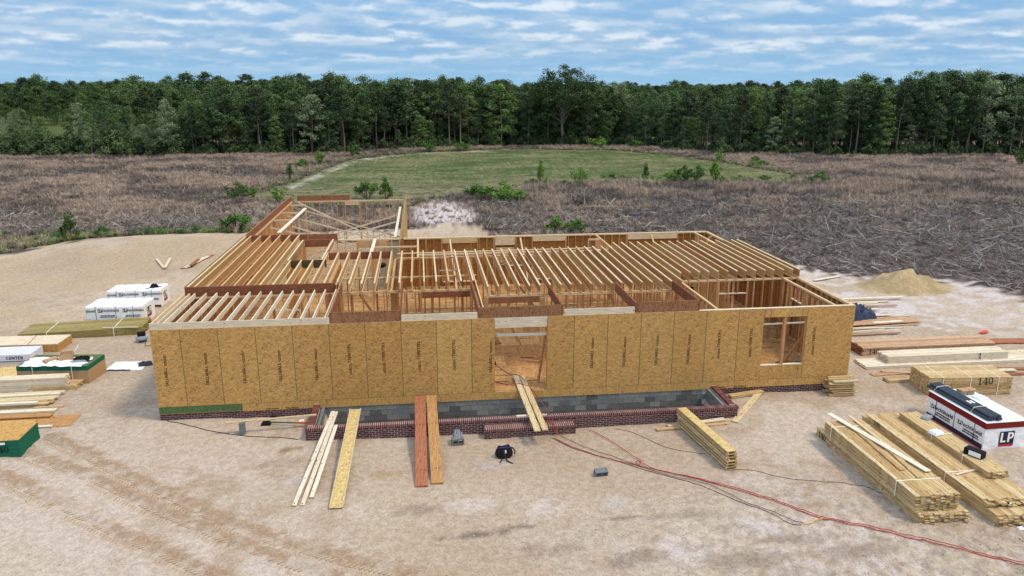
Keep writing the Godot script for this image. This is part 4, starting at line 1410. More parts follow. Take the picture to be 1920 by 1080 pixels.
	t = thing("lumber_stack", "small criss-cross stack of short yellow boards against the house front corner", "lumber stack", Vector3(12.0, 0.03, 0.45), -0.03, "stacks of new lumber")
	for k in 7:
		for i in 3:
			box(t, "board", some(M.yellow), Vector3(rng.randf_range(-0.09, 0.09), 0.045 + 0.088 * k, -0.2 + 0.2 * i + rng.randf_range(-0.02, 0.02)), Vector3(0.95, 0.038 if k % 2 else 0.06, 0.14), Vector3(0, rng.randf_range(-0.02, 0.02), 0))
	# scrap pile behind, by the right wall
	for k in 17:
		var z := -5.9 - 0.36 * k
		var x := 15.2 + 0.18 * k + rng.randf_range(-0.4, 0.4)
		var l := rng.randf_range(2.2, 4.6)
		loose("scrap_board", ORDER[k] + " loose offcut from the front in the scrap heap by the right wall", Vector3(x, 0.03 + 0.05 * (k % 3), z + rng.randf_range(-0.1, 0.1)), Vector3(x + l, 0.03 + 0.07 * ((k + 1) % 3), z + rng.randf_range(-0.25, 0.25)), rng.randf_range(0.1, 0.24), 0.035, some(M.pale if k % 3 else M.pinkish), "offcuts in the scrap heap")
	loose("plank", "long tan sheet offcut at the front of the scrap heap", Vector3(16.6, 0.16, -7.35), Vector3(20.6, 0.1, -7.7), 0.75, 0.03, M.pinkish[1])
	loose("plank", "pale board alone on the sand beyond the house's right wall", Vector3(19.5, 0.1, -15.7), Vector3(21.6, 0.1, -16.5), 0.2, 0.04, M.pale[2])
	var tarp := put(self, "tarpaulin", crumpled(0.95, 0.6, 0.7, 21, 0.7, 14), M.tarp_blue, Vector3(17.7, 0.05, -8.4), Vector3(0, 0.3, 0))
	tag(tarp, "crumpled dark blue tarpaulin on the scrap heap", "tarpaulin")
	for e in [["orange red marking tape on the sand by the far plank", Vector3(22.6, 0.06, -5.6)], ["red scrap of tape far out in the brush at the right", Vector3(29.5, 0.3, -9.5)]]:
		var o := put(self, "tape", crumpled(0.3, 0.05, 0.1, 30 + int(e[1].x), 0.5, 10), plain(srgb(226, 84, 66)), e[1], Vector3(0, 0.4, 0))
		tag(o, e[0], "tape")

	# --- left side of the yard
	wrapped_bundle("white wrapped bundle nearer the treated boards, printed with dark lettering", Vector3(-18.2, -0.02, -12.6), 2.65, 0.95, 1.6, -0.04)
	var far := wrapped_bundle("farther white wrapped bundle with a black tool bag on it", Vector3(-18.3, 0.0, -15.4), 2.65, 0.95, 1.4, 0.0)
	far.set_meta("label", "farther white wrapped bundle with a black tool belt on its top")
	t = thing("tool_belt", "black tool belt dropped on the farther white wrapped bundle", "tool belt", Vector3(-17.45, 0.945, -15.3), 0.3)
	put(t, "pouch", crumpled(0.2, 0.17, 0.15, 12, 0.4, 14), M.ink)
	bar(t, "strap", Vector3(-0.15, 0.03, 0.05), Vector3(-0.42, 0.02, 0.28), 0.05, 0.02, M.ink)
	bar(t, "strap", Vector3(0.15, 0.05, 0.0), Vector3(0.34, 0.02, 0.1), 0.05, 0.02, M.ink)
	s = lumber("long olive green stack of treated boards in front of the white bundles", Vector2(-19.1, -10.75), 0.1, 5.2, 7, 4, 0.235, 0.088, M.treated, 0.0, 0.06)
	strap(s, -1.45, 0.82, 0.0, 0.353, M.strap)
	strap(s, 1.35, 0.82, 0.0, 0.353, M.strap)
	loose("plank", "pale batten lying along the olive treated boards", Vector3(-18.2, 0.375, -10.2), Vector3(-16.6, 0.375, -10.1), 0.07, 0.03, M.pale[1])
	s = sheet_stack("stack of flake boards with pale top and red band at the left edge", Vector3(-20.9, 0.0, -8.7), 3.4, 1.3, [[12, 0.03, M.osb[1]], [1, 0.02, M.pale[1]]], -0.03)
	for z in [0.0]:
		box(s, "strap", M.cord_red, Vector3(0.35, 0.385, 0), Vector3(0.025, 0.008, 1.32), Vector3(0, 0.2, 0))
		box(s, "strap", M.cord_red, Vector3(0.22, 0.2, 0.655), Vector3(0.025, 0.36, 0.008))
	t = thing("wrapped_bundle", "pale grey wrapped bundle reading CENTER at the left edge", "wrapped bundle", Vector3(-21.1, -0.01, -7.3), 0.0, "wrapped bundles of roof boards")
	put(t, "wrapping", soft_box(Vector3(2.7, 0.4, 1.1), 0.03, 18), plain(srgb(206, 208, 222), 0.5), Vector3(0, 0.2, 0))
	put(t, "lettering", text_mesh("CENTER", 0.13), M.navy, Vector3(0.72, 0.24, 0.556))
	box(t, "printed_band", M.navy, Vector3(0, 0.1, 0.556), Vector3(2.5, 0.03, 0.006))
	var flat := box(self, "flake_sheet", M.osb_pale, Vector3(-20.3, ground_height(-20.3, -5.6) + 0.03, -5.6), Vector3(2.4, 0.02, 1.2), Vector3(0, 0.1, 0))
	tag(flat, "single flake board sheet flat on the ground at the left edge", "board")
	var ring := TorusMesh.new()
	ring.inner_radius = 0.26
	ring.outer_radius = 0.34
	ring.rings = 24
	ring.ring_segments = 8
	var coil := put(self, "hose_coil", ring, M.ink, Vector3(-18.9, 0.2, -4.35), Vector3(1.0, 0.0, 0.2))
	tag(coil, "black coil of hose leaning on the green topped stack", "hose")
	t = sheet_stack("stack of green edged sheets over brown ones with cartons on top", Vector3(-17.68, -0.02, -4.85), 2.72, 1.35, [[18, 0.0305, M.card], [6, 0.03, M.green_paint]], -0.1)
	box(t, "top_sheet", M.osb_green, Vector3(0, 0.735, 0), Vector3(2.7, 0.008, 1.33))
	for x in [-0.75, 0.75]:
		box(t, "strap", M.strap, Vector3(x, 0.36, 0.685), Vector3(0.03, 0.74, 0.01))
	t = thing("plastic_film", "white plastic film spread over the green edged stack", "plastic film", Vector3(-17.75, 0.722, -4.65), -0.1)
	put(t, "film", crumpled(1.2, 0.05, 0.52, 41, 0.5, 30), M.wrap)
	t = thing("carton", "open brown carton standing on the green edged stack", "carton", Vector3(-17.45, 0.74, -4.85), 0.3)
	for a in 4:
		box(t, "side", M.card, Vector3(0.22, 0.14, 0).rotated(Vector3.UP, a * PI / 2), Vector3(0.012, 0.28, 0.42), Vector3(0, a * PI / 2, 0))
	box(t, "bottom", M.card, Vector3(0, 0.01, 0), Vector3(0.42, 0.012, 0.42))
	bar(t, "flap", Vector3(0.3, 0.28, -0.2), Vector3(0.42, 0.44, -0.2), 0.3, 0.01, M.white)
	t = thing("carton", "low narrow brown carton beside the open carton", "carton", Vector3(-17.95, 0.74, -4.6), 0.9)
	box(t, "body", M.card, Vector3(0, 0.08, 0), Vector3(0.5, 0.15, 0.22))
	box(t, "label", M.white, Vector3(0.0, 0.05, 0.113), Vector3(0.3, 0.06, 0.004))
	t = thing("cord_heap", "tangle of black tool cords on the green edged stack", "cords", Vector3(-16.85, 0.74, -4.7), 0.2)
	put(t, "tangle", crumpled(0.3, 0.13, 0.17, 51, 0.7, 16), M.ink)
	put(t, "hose", crumpled(0.3, 0.06, 0.1, 52, 0.5, 12), M.tank, Vector3(-0.1, 0, 0.2))
	t = thing("tarpaulin_sheet", "white sheet with dark underside folded on the sand by the green stack", "tarpaulin", Vector3(-15.6, 0.0, -5.85), -0.05)
	put(t, "sheet", crumpled(0.72, 0.06, 0.5, 61, 0.8, 22), M.foil)
	put(t, "folded_corner", crumpled(0.3, 0.1, 0.24, 62, 0.6, 12), M.navy, Vector3(0.62, 0.0, -0.1), Vector3(0, 0.5, 0))
	bar(t, "edge", Vector3(-0.6, 0.03, 0.5), Vector3(0.3, 0.02, 0.52), 0.1, 0.015, M.navy)
	# air compressor
	t = thing("air_compressor", "small pancake air compressor with black motor by the treated boards", "compressor", Vector3(-16.1, 0.0, -9.05), 0.3)
	put(t, "tank", revolve([Vector2(0.0, 0.06), Vector2(0.16, 0.06), Vector2(0.25, 0.12), Vector2(0.27, 0.17), Vector2(0.25, 0.22), Vector2(0.14, 0.28), Vector2(0.0, 0.29)], 24), M.tank)
	for a in 3:
		box(t, "foot", M.ink, Vector3(0.17, 0.03, 0).rotated(Vector3.UP, a * TAU / 3), Vector3(0.04, 0.07, 0.04))
	put(t, "motor", soft_box(Vector3(0.34, 0.17, 0.22), 0.05, 2), M.ink, Vector3(0, 0.36, 0))
	bar(t, "handle", Vector3(-0.17, 0.46, 0), Vector3(0.17, 0.46, 0), 0.03, 0.03, M.ink)
	# stacks and boards running out of the picture at the left
	lumber("square ended stack of pale boards, topmost at the left edge", Vector2(-19.4, -3.62), 0.02, 4.8, 4, 13, 0.12, 0.04, M.pale, 0.0, 0.05)
	lumber("low stack of short yellow boards in front of the pale stack's end", Vector2(-17.5, -3.75), 0.0, 1.75, 5, 4, 0.14, 0.045, M.yellow, -0.01, 0.03)
	lumber("two pale planks lying below the square ended stack", Vector2(-19.2, -2.95), 0.02, 4.6, 2, 3, 0.19, 0.04, M.pale, -0.01, 0.1)
	lumber("loose pile of yellow and white planks in the middle of the left edge", Vector2(-19.3, -2.2), 0.03, 4.7, 4, 3, 0.19, 0.045, M.yellow, -0.01, 0.22)
	loose("plank", "thick white plank on the loose pile at the left edge", Vector3(-21.0, 0.17, -1.85), Vector3(-17.3, 0.17, -1.9), 0.16, 0.07, M.pale[2])
	loose("plank", "single pale plank with a split end, left edge", Vector3(-21.0, 0.05, -1.35), Vector3(-16.5, 0.05, -1.45), 0.24, 0.05, M.pale[0])
	loose("plank", "short forked yellow plank end between the left piles", Vector3(-17.4, 0.03, -1.75), Vector3(-16.4, 0.03, -1.8), 0.14, 0.04, M.yellow[1])
	loose("plank", "brown laminated plank with a seam lying on the brown sheets, left edge", Vector3(-21.0, 0.10, -0.85), Vector3(-16.4, 0.10, -0.9), 0.34, 0.04, M.lvl_tan)
	sheet_stack("brown sheets flat on the sand at the left edge", Vector3(-17.3, 0.0, -0.42), 3.7, 0.95, [[2, 0.025, M.lvl_tan]], 0.03)
	loose("plank", "flake board strip lying on the brown sheets", Vector3(-20.0, 0.065, -0.35), Vector3(-16.75, 0.065, -0.4), 0.4, 0.02, M.osb[2])
	loose("plank", "white plank across the front of the brown sheets", Vector3(-20.5, 0.07, 0.05), Vector3(-16.0, 0.07, 0.0), 0.13, 0.04, M.pale[2])
	t = sheet_stack("green edged stack of flake boards marked 140 at the lower left edge", Vector3(-17.45, -0.02, 1.42), 2.8, 1.3, [[18, 0.031, M.green_paint]], 0.02)
	box(t, "top_sheet", M.osb_band, Vector3(0, 0.567, 0), Vector3(2.8, 0.016, 1.3))
	put(t, "lettering", text_mesh("140", 0.2, "Droid Serif", false), M.ink, Vector3(0.85, 0.26, 0.662))
	box(t, "label", M.white, Vector3(0.85, 0.47, 0.662), Vector3(0.3, 0.07, 0.006))
	# boards thrown on the sand behind
	loose("plank", "left arm of the V of two short boards on the sand bank", Vector3(-20.6, 0.3, -25.4), Vector3(-19.5, 0.16, -23.3), 0.15, 0.09, M.pale[3])
	loose("plank", "right arm of the V of two short boards on the sand bank", Vector3(-19.75, 0.3, -25.5), Vector3(-19.4, 0.2, -23.2), 0.15, 0.09, M.pale[1])
	for k in 4:
		loose("plank", ["brown board in the small heap by the garage", "pale board in the small heap by the garage", "thin pale board at the back of the garage heap", "split brown board at the front of the garage heap"][k], Vector3(-18.4 + 0.15 * k, 0.1 + 0.04 * k, -23.2 - 0.1 * k), Vector3(-17.3 - 0.2 * k, 0.25, -26.5 + 0.4 * k), 0.24, 0.05, [M.lvl[2], M.pale[1], M.pale[0], M.lvl[0]][k])

	# --- in front of the porch
	hollow_block("hollow concrete block standing on end under a pale board", Vector3(-9.5, 0.22, 1.25), Vector3(0, 0.15, PI / 2))
	loose("plank", "pale board resting on the upright block and the porch wall end", Vector3(-10.15, 0.435, 1.3), Vector3(-7.1, 0.465, 1.05), 0.089, 0.038, M.yellow[2])
	t = thing("string_trimmer", "garden tool with black head, green shaft and orange grip behind the board", "garden tool", Vector3(-8.2, 0.05, 0.75), 0.0)
	bar(t, "shaft", Vector3(-0.55, 0.05, -0.1), Vector3(0.35, 0.08, 0.12), 0.035, 0.035, plain(srgb(40, 92, 72), 0.5))
	bar(t, "grip", Vector3(0.35, 0.08, 0.12), Vector3(0.82, 0.1, 0.24), 0.045, 0.045, plain(srgb(214, 98, 40), 0.5))
	put(t, "head", crumpled(0.16, 0.12, 0.12, 71, 0.3, 12), M.ink, Vector3(-0.66, -0.04, -0.1))
	put(t, "guard", crumpled(0.1, 0.1, 0.08, 72, 0.3, 10), M.ink, Vector3(-0.5, -0.04, -0.55))
	for k in 3:
		var a := [Vector3(-7.1, 0.03, 6.1), Vector3(-6.88, 0.03, 6.12), Vector3(-6.68, 0.03, 5.72)][k] as Vector3
		var b := [Vector3(-6.53, 0.60, 1.15), Vector3(-6.42, 0.60, 1.2), Vector3(-6.36, 0.46, 1.95)][k] as Vector3
		loose("plank", ["white board leaning on the porch wall, first of three from the corner", "white board leaning on the porch wall, middle one of three", "shorter white board leaning on the porch wall, last of three"][k], a, b, 0.12, 0.035, M.pale[k % 3], "boards leaning on the porch wall")
	t = thing("i_beam", "pale flake board beam with raised edges leaning on the porch wall", "beam", Vector3.ZERO)
	var ja := Vector3(-5.94, 0.04, 6.4)
	var jb := Vector3(-5.8, 0.60, 1.05)
	var lie := Transform3D(along(jb - ja), (ja + jb) * 0.5)
	put(t, "web", box_mesh(Vector3(5.36, 0.012, 0.3)), M.osb_pale).transform = lie
	for sd in [-1.0, 1.0]:
		put(t, "flange", box_mesh(Vector3(5.36, 0.06, 0.038)), M.yellow[2]).transform = lie * Transform3D(Basis.IDENTITY, Vector3(0, 0, sd * 0.17))
	loose("plank", "wide orange brown laminated plank laid up onto the porch wall", Vector3(-3.61, 0.03, 5.48), Vector3(-3.62, 0.69, 0.42), 0.36, 0.045, M.lvl_orange, "laminated planks on the porch wall")
	loose("plank", "wide tan laminated plank beside the orange brown one", Vector3(-3.16, 0.03, 5.36), Vector3(-3.23, 0.69, 0.4), 0.34, 0.045, M.lvl_tan, "laminated planks on the porch wall")
	loose("plank", "pale board of the doorway ramp on its shorter side", Vector3(-0.06, 0.695, -1.1), Vector3(0.1, 0.52, 3.3), 0.2, 0.038, M.yellow[2], "boards of the doorway ramp")
	loose("plank", "pale board of the doorway ramp nearer the yellow panels", Vector3(0.16, 0.695, -1.1), Vector3(0.36, 0.52, 3.25), 0.19, 0.038, M.yellow[0], "boards of the doorway ramp")
	loose("plank", "short white cross piece under the doorway ramp", Vector3(-0.42, 0.47, 2.0), Vector3(0.62, 0.47, 2.0), 0.089, 0.06, M.pale[2])
	hollow_block("hollow concrete block with a crumpled bag on it by the step", Vector3(-2.43, 0.06, 2.75), Vector3(PI / 2, 0.1, 0))
	t = thing("plastic_bag", "crumpled blue grey plastic bag on the block by the step", "bag", Vector3(-2.43, 0.13, 2.6), 0.2)
	put(t, "bag", crumpled(0.15, 0.17, 0.13, 81, 1.2, 16), plain(srgb(150, 158, 166), 0.4))
	hollow_block("hollow concrete block alone on the sand in front of the house", Vector3(1.68, 0.09, 5.4), Vector3(-PI / 2 + 0.35, 0.12, 0))
	make_backpack()
	# I-beams stacked on the porch wall
	t = thing("i_beam_stack", "stack of short I-beams with pale flake webs before the porch wall", "beam stack", Vector3(5.45, 0.0, 3.85), 0.13)
	for k in 5:
		var y := 0.04 + 0.105 * k
		var sh := rng.randf_range(-0.05, 0.05)
		box(t, "web", M.osb_pale, Vector3(sh * 0.6, y + 0.02, sh), Vector3(0.3, 0.012, 3.3))
		for sd in [-1.0, 1.0]:
			box(t, "flange", some(M.yellow), Vector3(sh * 0.6 + sd * 0.17, y + 0.02, sh), Vector3(0.038, 0.062, 3.3))
			box(t, "flange", some(M.yellow), Vector3(sh * 0.6 + sd * 0.12, y + 0.072, sh), Vector3(0.036, 0.04, 3.28))
	box(t, "web", M.osb_pale, Vector3(0, 0.575, 0.0), Vector3(0.3, 0.014, 3.3))
	loose("plank", "yellow board pointing at the house, right of the porch end", Vector3(7.06, 0.06, 2.45), Vector3(8.95, 0.12, 0.2), 0.24, 0.04, M.yellow[2])
	loose("plank", "short yellow beam lying along the brick base right of the porch", Vector3(7.7, 0.13, 0.45), Vector3(9.1, 0.13, 0.15), 0.26, 0.09, M.yellow[1])
	loose("plank", "pale board end sticking out left from under the I-beam stack", Vector3(4.25, 0.02, 2.62), Vector3(6.9, 0.02, 2.45), 0.15, 0.05, M.yellow[1])
	loose("plank", "second pale board under the I-beam stack, along the porch wall", Vector3(4.7, 0.03, 2.42), Vector3(7.0, 0.03, 2.2), 0.17, 0.05, M.pinkish[2])
	loose("plank", "short pale board on the sand at the porch's right corner", Vector3(5.9, 0.08, 2.35), Vector3(6.8, 0.08, 2.2), 0.18, 0.04, M.pale[1])
	make_indoors()

	var routes := {
		"red1": [Vector2(0.76, 2.75), Vector2(1.23, 3.50), Vector2(2.00, 4.32), Vector2(2.85, 4.91), Vector2(3.68, 5.47), Vector2(4.47, 6.02), Vector2(5.32, 6.73), Vector2(6.09, 7.46), Vector2(6.94, 8.37), Vector2(7.65, 8.84), Vector2(8.50, 9.39), Vector2(9.19, 9.87), Vector2(10.08, 10.43), Vector2(10.79, 10.95), Vector2(12.5, 12.0)],
		"red2": [Vector2(2.01, 2.34), Vector2(2.19, 2.60), Vector2(2.58, 3.36), Vector2(2.93, 4.33), Vector2(3.12, 4.74), Vector2(2.95, 5.0), Vector2(3.02, 4.7), Vector2(3.45, 5.41), Vector2(4.35, 5.91), Vector2(5.80, 7.08), Vector2(7.01, 8.38), Vector2(7.68, 8.80), Vector2(8.54, 9.32), Vector2(9.25, 9.79), Vector2(10.11, 10.39), Vector2(10.84, 10.89), Vector2(12.5, 11.9)],
		"dark1": [Vector2(0.68, 2.67), Vector2(1.29, 3.66), Vector2(2.29, 4.50), Vector2(3.34, 5.50), Vector2(4.24, 6.21), Vector2(5.09, 7.28), Vector2(5.71, 7.96), Vector2(6.02, 8.55), Vector2(6.34, 8.66)],
		"dark2": [Vector2(0.97, 2.58), Vector2(1.64, 3.63), Vector2(2.47, 4.45), Vector2(3.48, 5.58), Vector2(4.54, 6.27), Vector2(5.32, 7.45), Vector2(5.85, 7.98), Vector2(6.23, 8.50), Vector2(6.40, 8.62)],
		"brown1": [Vector2(2.85, 2.31), Vector2(3.26, 2.48), Vector2(3.60, 2.89), Vector2(4.21, 3.85), Vector2(4.93, 4.31), Vector2(5.3, 4.48)],
		"brown2": [Vector2(5.42, 5.58), Vector2(5.97, 5.58), Vector2(6.41, 5.73), Vector2(7.15, 6.27), Vector2(8.27, 6.65), Vector2(9.09, 6.93), Vector2(9.35, 7.4)],
		"left1": [Vector2(-12.6, -0.4), Vector2(-12.2, 0.15), Vector2(-11.71, 0.39), Vector2(-10.50, 1.03), Vector2(-9.39, 1.45), Vector2(-8.31, 1.69), Vector2(-7.59, 1.95)],
		"yellow": [Vector2(6.39, 8.64), Vector2(6.58, 8.62), Vector2(6.80, 8.49), Vector2(6.98, 8.43)],
		"hose": [Vector2(-15.9, -8.9), Vector2(-15.76, -8.39), Vector2(-15.55, -8.43), Vector2(-14.6, -8.1), Vector2(-12.8, -8.0)],
	}
	cable("air_hose", "red air hose running straight from the step to the lower right corner", routes.red1, 0.012, M.cord_red, "cords on the sand", 0.01)
	cable("air_hose", "red air hose with a small loop, coming from the porch wall", routes.red2, 0.011, M.cord_red, "cords on the sand", 0.03)
	cable("power_cord", "dark power cord ending at the yellow plug, outer one", routes.dark1, 0.008, M.cord_dark, "cords on the sand")
	cable("power_cord", "dark power cord ending at the yellow plug, inner one", routes.dark2, 0.008, M.cord_dark, "cords on the sand", 0.02)
	cable("power_cord", "thin brown cord from the porch wall to the I-beam stack", routes.brown1, 0.008, M.cord_brown, "cords on the sand")
	cable("power_cord", "thin dark cord from the I-beam stack to the foreground lumber", routes.brown2, 0.007, M.cord_dark, "cords on the sand")
	cable("power_cord", "dark cord along the ground from the house's left corner to the porch", routes.left1, 0.011, M.cord_dark, "cords on the sand")
	cable("power_cord", "short yellow cord end joining the red hoses", routes.yellow, 0.013, M.cord_yellow, "cords on the sand", 0.02)
	cable("air_hose", "thin hose leading from the air compressor to the house", routes.hose, 0.012, M.cord_dark, "cords on the sand")

	# tyre lug prints pressed into the clay at the front left
	var lug := Batch.new()
	for route in RUTS:
		for i in route.size() - 1:
			var a: Vector2 = route[i]
			var b: Vector2 = route[i + 1]
			var d := (b - a).normalized()
			var side := Vector2(-d.y, d.x)
			var sdist := 0.0
			while sdist < (b - a).length():
				for sd in [-1.0, 1.0]:
					if n_mid.get_noise_2d(a.x + d.x * sdist, a.y + sdist + sd * 9.0) < -0.08:
						continue
					var p: Vector2 = a + d * sdist + side * sd * 0.12
					var dir: Vector2 = (side * sd + d * 0.7).normalized()
					var h := ground_height(p.x, p.y)
					var bs := along(Vector3(dir.x, 0, dir.y))
					lug.add_box(Transform3D(bs, Vector3(p.x, h + rng.randf_range(-0.012, 0.002), p.y)), Vector3(0.2, 0.04, rng.randf_range(0.035, 0.05)), Color(0.42, 0.325, 0.23))
				sdist += 0.13
	var tracks := put(self, "tyre_tracks", lug.mesh(), M.brick_batch)
	tag(tracks, "ribbed tyre tracks pressed into the clay at the front left", "", "", "structure")

	# clods and chips of stone on the bare ground
	var st := Batch.new()
	var pts := [Vector3(1, 0, 0), Vector3(-0.8, 0.1, 0.3), Vector3(0.1, 0.7, 0.1), Vector3(0.1, -0.6, 0), Vector3(0.2, 0, 0.9), Vector3(0, 0.1, -0.8)]
	for f in [[0, 2, 4], [4, 2, 1], [1, 2, 5], [5, 2, 0], [0, 4, 3], [4, 1, 3], [1, 5, 3], [5, 0, 3]]:
		var q := [pts[f[0]], pts[f[1]], pts[f[2]]]
		st.add_tri([q[0], q[1], q[2]], ((q[0] + q[1] + q[2]) as Vector3).normalized())
	var mm := MultiMesh.new()
	mm.transform_format = MultiMesh.TRANSFORM_3D
	mm.use_colors = true
	mm.mesh = st.mesh()
	mm.instance_count = 12000
	for k in 12000:
		var p := Vector2(rng.randf_range(-22, 20), rng.randf_range(-14, 12))
		if p.y < 2.5 and absf(p.x) < 12.6:
			p = Vector2(rng.randf_range(-16, 14), rng.randf_range(2.6, 12))
		var size := rng.randf_range(0.006, 0.017) * (1.8 if rng.randf() < 0.04 else 1.0)
		if k > 8500:
			p = Vector2(12.5 - 15.0 * pow(rng.randf(), 1.3), 12.3 - 6.0 * pow(rng.randf(), 1.4))
			size = rng.randf_range(0.01, 0.028)
			if n_mid.get_noise_2d(p.x * 1.7, p.y * 1.7 + 90.0) < -0.05:
				size *= 0.4
		mm.set_instance_transform(k, Transform3D(Basis.from_euler(Vector3(rng.randf() * 6.0, rng.randf() * 6.0, 0)).scaled(Vector3.ONE * size), Vector3(p.x, ground_height(p.x, p.y) + size * 0.3, p.y)))
		var tone := rng.randf()
		mm.set_instance_color(k, Color(0.68, 0.65, 0.6) if tone > 0.6 else (Color(0.42, 0.34, 0.26) if tone > 0.25 else Color(0.36, 0.295, 0.225)))
	var chips := MultiMeshInstance3D.new()
	chips.name = "gravel"
	chips.multimesh = mm
	chips.material_override = M.brick_batch
	add_child(chips)
	tag(chips, "small stones and clods scattered over the bare ground", "gravel", "", "stuff")


func make_backpack() -> void:
	var t := thing("backpack", "black open backpack with trailing strap on the sand before the step", "backpack", Vector3(-1.04, -0.02, 3.8), 0.1)
	t.scale = Vector3.ONE * 0.85
	put(t, "bag", soft_bag(), M.ink)
	box(t, "lining", plain(srgb(58, 50, 122), 0.8), Vector3(-0.1, 0.37, 0.08), Vector3(0.26, 0.03, 0.05))
	box(t, "lining", plain(srgb(58, 50, 122), 0.8), Vector3(0.14, 0.36, 0.08), Vector3(0.2, 0.03, 0.05))
	bar(t, "strap", Vector3(-0.08, 0.34, 0.2), Vector3(0.02, 0.02, 0.42), 0.05, 0.02, M.black)
	bar(t, "strap", Vector3(0.02, 0.02, 0.42), Vector3(0.18, 0.015, 0.68), 0.05, 0.015, M.black)
	bar(t, "strap", Vector3(-0.14, 0.02, 0.32), Vector3(-0.26, 0.015, 0.5), 0.04, 0.015, M.black)
	var loop := Batch.new()
	loop.add_tube([Vector3(0.2, 0.34, 0.0), Vector3(0.33, 0.3, 0.05), Vector3(0.4, 0.2, 0.08), Vector3(0.38, 0.06, 0.06)], [0.025, 0.025, 0.025, 0.025], 6)
	put(t, "handle", loop.mesh(), M.black)
	box(t, "tag", M.white, Vector3(0.02, 0.27, 0.215), Vector3(0.05, 0.12, 0.01))


func soft_bag() -> ArrayMesh:
	var b := Batch.new()
	var rows := 7
	var sides := 18
	var pts := []
	for j in rows + 1:
		var v := float(j) / rows
		for k in sides:
			var a := TAU * k / sides
			var w := lerpf(0.36, 0.2, v * v) * (1.0 - 0.25 * pow(1.0 - v, 6.0))
			var d := lerpf(0.22, 0.1, v)
			pts.append(Vector3(w * signf(cos(a)) * pow(absf(cos(a)), 0.7), 0.4 * v + (0.03 * cos(2.0 * a) if j == rows else 0.0), d * signf(sin(a)) * pow(absf(sin(a)), 0.7)) * (1.0 + 0.06 * n_mid.get_noise_2d(k * 0.9, j * 1.3)))
	for j in rows:
		for k in sides:
			var p := j * sides + k
			var q := j * sides + (k + 1) % sides
			b.add_quad([pts[q], pts[p], pts[p + sides], pts[q + sides]])
	for k in sides:
		b.add_tri([pts[rows * sides + k], Vector3(0, 0.33, 0), pts[rows * sides + (k + 1) % sides]], Vector3.UP)
	return b.mesh()


# odds and ends seen between the joists and through the openings
func make_indoors() -> void:
	var t := thing("tool_bag", "brown leather tool bag with blue cloth inside the window opening", "tool bag", Vector3(10.6, DECK + 0.002, -1.1), 0.1)
	put(t, "bag", crumpled(0.3, 0.26, 0.2, 91, 0.3, 14), plain(srgb(122, 66, 44)), Vector3(-0.1, 0, 0))
	put(t, "cloth", crumpled(0.5, 0.16, 0.26, 92, 0.4, 16), plain(srgb(66, 84, 128)), Vector3(0.6, 0, 0.15))
	var dark_form := put(self, "dark_form", crumpled(0.2, 0.22, 0.34, 93, 0.5, 16), M.ink, Vector3(2.05, 1.75, -3.2), Vector3(PI / 2, 0, 0))  # upright black crumpled mesh for a dark form of unknown kind
	tag(dark_form, "black crumpled form upright behind the front room wall", "dark_form")
	var n := 0
	for e in [[8.35, 2.4, -6.0], [8.55, 1.0, -4.6], [9.35, 1.05, -4.9], [-0.85, 0.72, -2.3], [-5.3, 2.7, -11.0]]:  # black crumpled lumps for dark shapes that are not identified
		var o := put(self, "dark_shape", crumpled(0.17, 0.2, 0.14, 100 + n, 0.4, 12), M.ink, Vector3(e[0], e[1], e[2]), Vector3(0.6, n, 0))
		tag(o, ["black crumpled shape high up in the right hand room", "black crumpled shape low in the right hand room", "black crumpled shape among the studs of the right hand room", "black crumpled shape on the deck left of the dark header", "black crumpled shape near the garage wall"][n], "dark shape")
		n += 1
	loose("plank", "long pale board lying on the deck of the middle room", Vector3(-3.4, 0.63, -4.7), Vector3(-0.6, 0.63, -5.1), 0.14, 0.04, M.pale[2])
	loose("plank", "pale board lying on the deck behind the front room studs", Vector3(1.8, 0.63, -4.0), Vector3(4.6, 0.63, -4.9), 0.2, 0.04, M.pale[1])
	loose("plank", "short pale board slanting on the deck near the rear wall", Vector3(-2.4, 0.63, -9.2), Vector3(-1.7, 0.63, -8.2), 0.25, 0.04, M.pale[2])
	loose("plank", "short yellow board on the deck inside the window opening", Vector3(9.05, 0.63, -0.5), Vector3(9.35, 0.63, -1.7), 0.15, 0.04, M.yellow[2])
	for e in [["white offcut on the deck inside the doorway", Vector3(-0.75, 0.62, -5.6), M.pale[2]], ["brown offcut beside the white one inside the doorway", Vector3(-0.42, 0.62, -5.2), M.lvl[2]]]:
		var o := put(self, "offcut", box_mesh(Vector3(0.42, 0.03, 0.34), 1), e[2], e[1], Vector3(0, 0.3, 0))
		tag(o, e[0], "board")
	var b := Batch.new()
	b.add_tube([Vector3(-0.9, 0.615, -3.2), Vector3(-0.3, 0.615, -1.6), Vector3(0.1, 0.74, -1.0), Vector3(0.35, 0.62, -0.1), Vector3(0.6, 0.5, 1.0), Vector3(0.72, 0.46, 1.95), Vector3(0.8, 0.3, 2.25), Vector3(0.9, 0.02, 2.7)], [0.012, 0.012, 0.012, 0.012, 0.012, 0.012, 0.012, 0.012], 5)
	var o := put(self, "power_cord", b.mesh(), M.cord_brown)
	tag(o, "thin brown cord running out of the doorway along the ramp", "cord", "cords on the sand")
	b = Batch.new()
	b.add_tube([Vector3(-0.95, 0.615, -0.9), Vector3(-0.5, 0.615, -0.5), Vector3(-0.05, 0.70, -0.35), Vector3(0.3, 0.68, -0.1), Vector3(0.5, 0.5, 0.4), Vector3(0.2, 0.6, 1.6), Vector3(0.55, 0.55, 2.1), Vector3(0.75, 0.3, 2.3), Vector3(0.86, 0.02, 2.65)], [0.013, 0.013, 0.013, 0.013, 0.013, 0.013, 0.013, 0.013, 0.013], 5)
	o = put(self, "air_hose", b.mesh(), M.cord_red)
	tag(o, "red hose crossing the doorway ramp and hanging over the step", "cord", "cords on the sand")


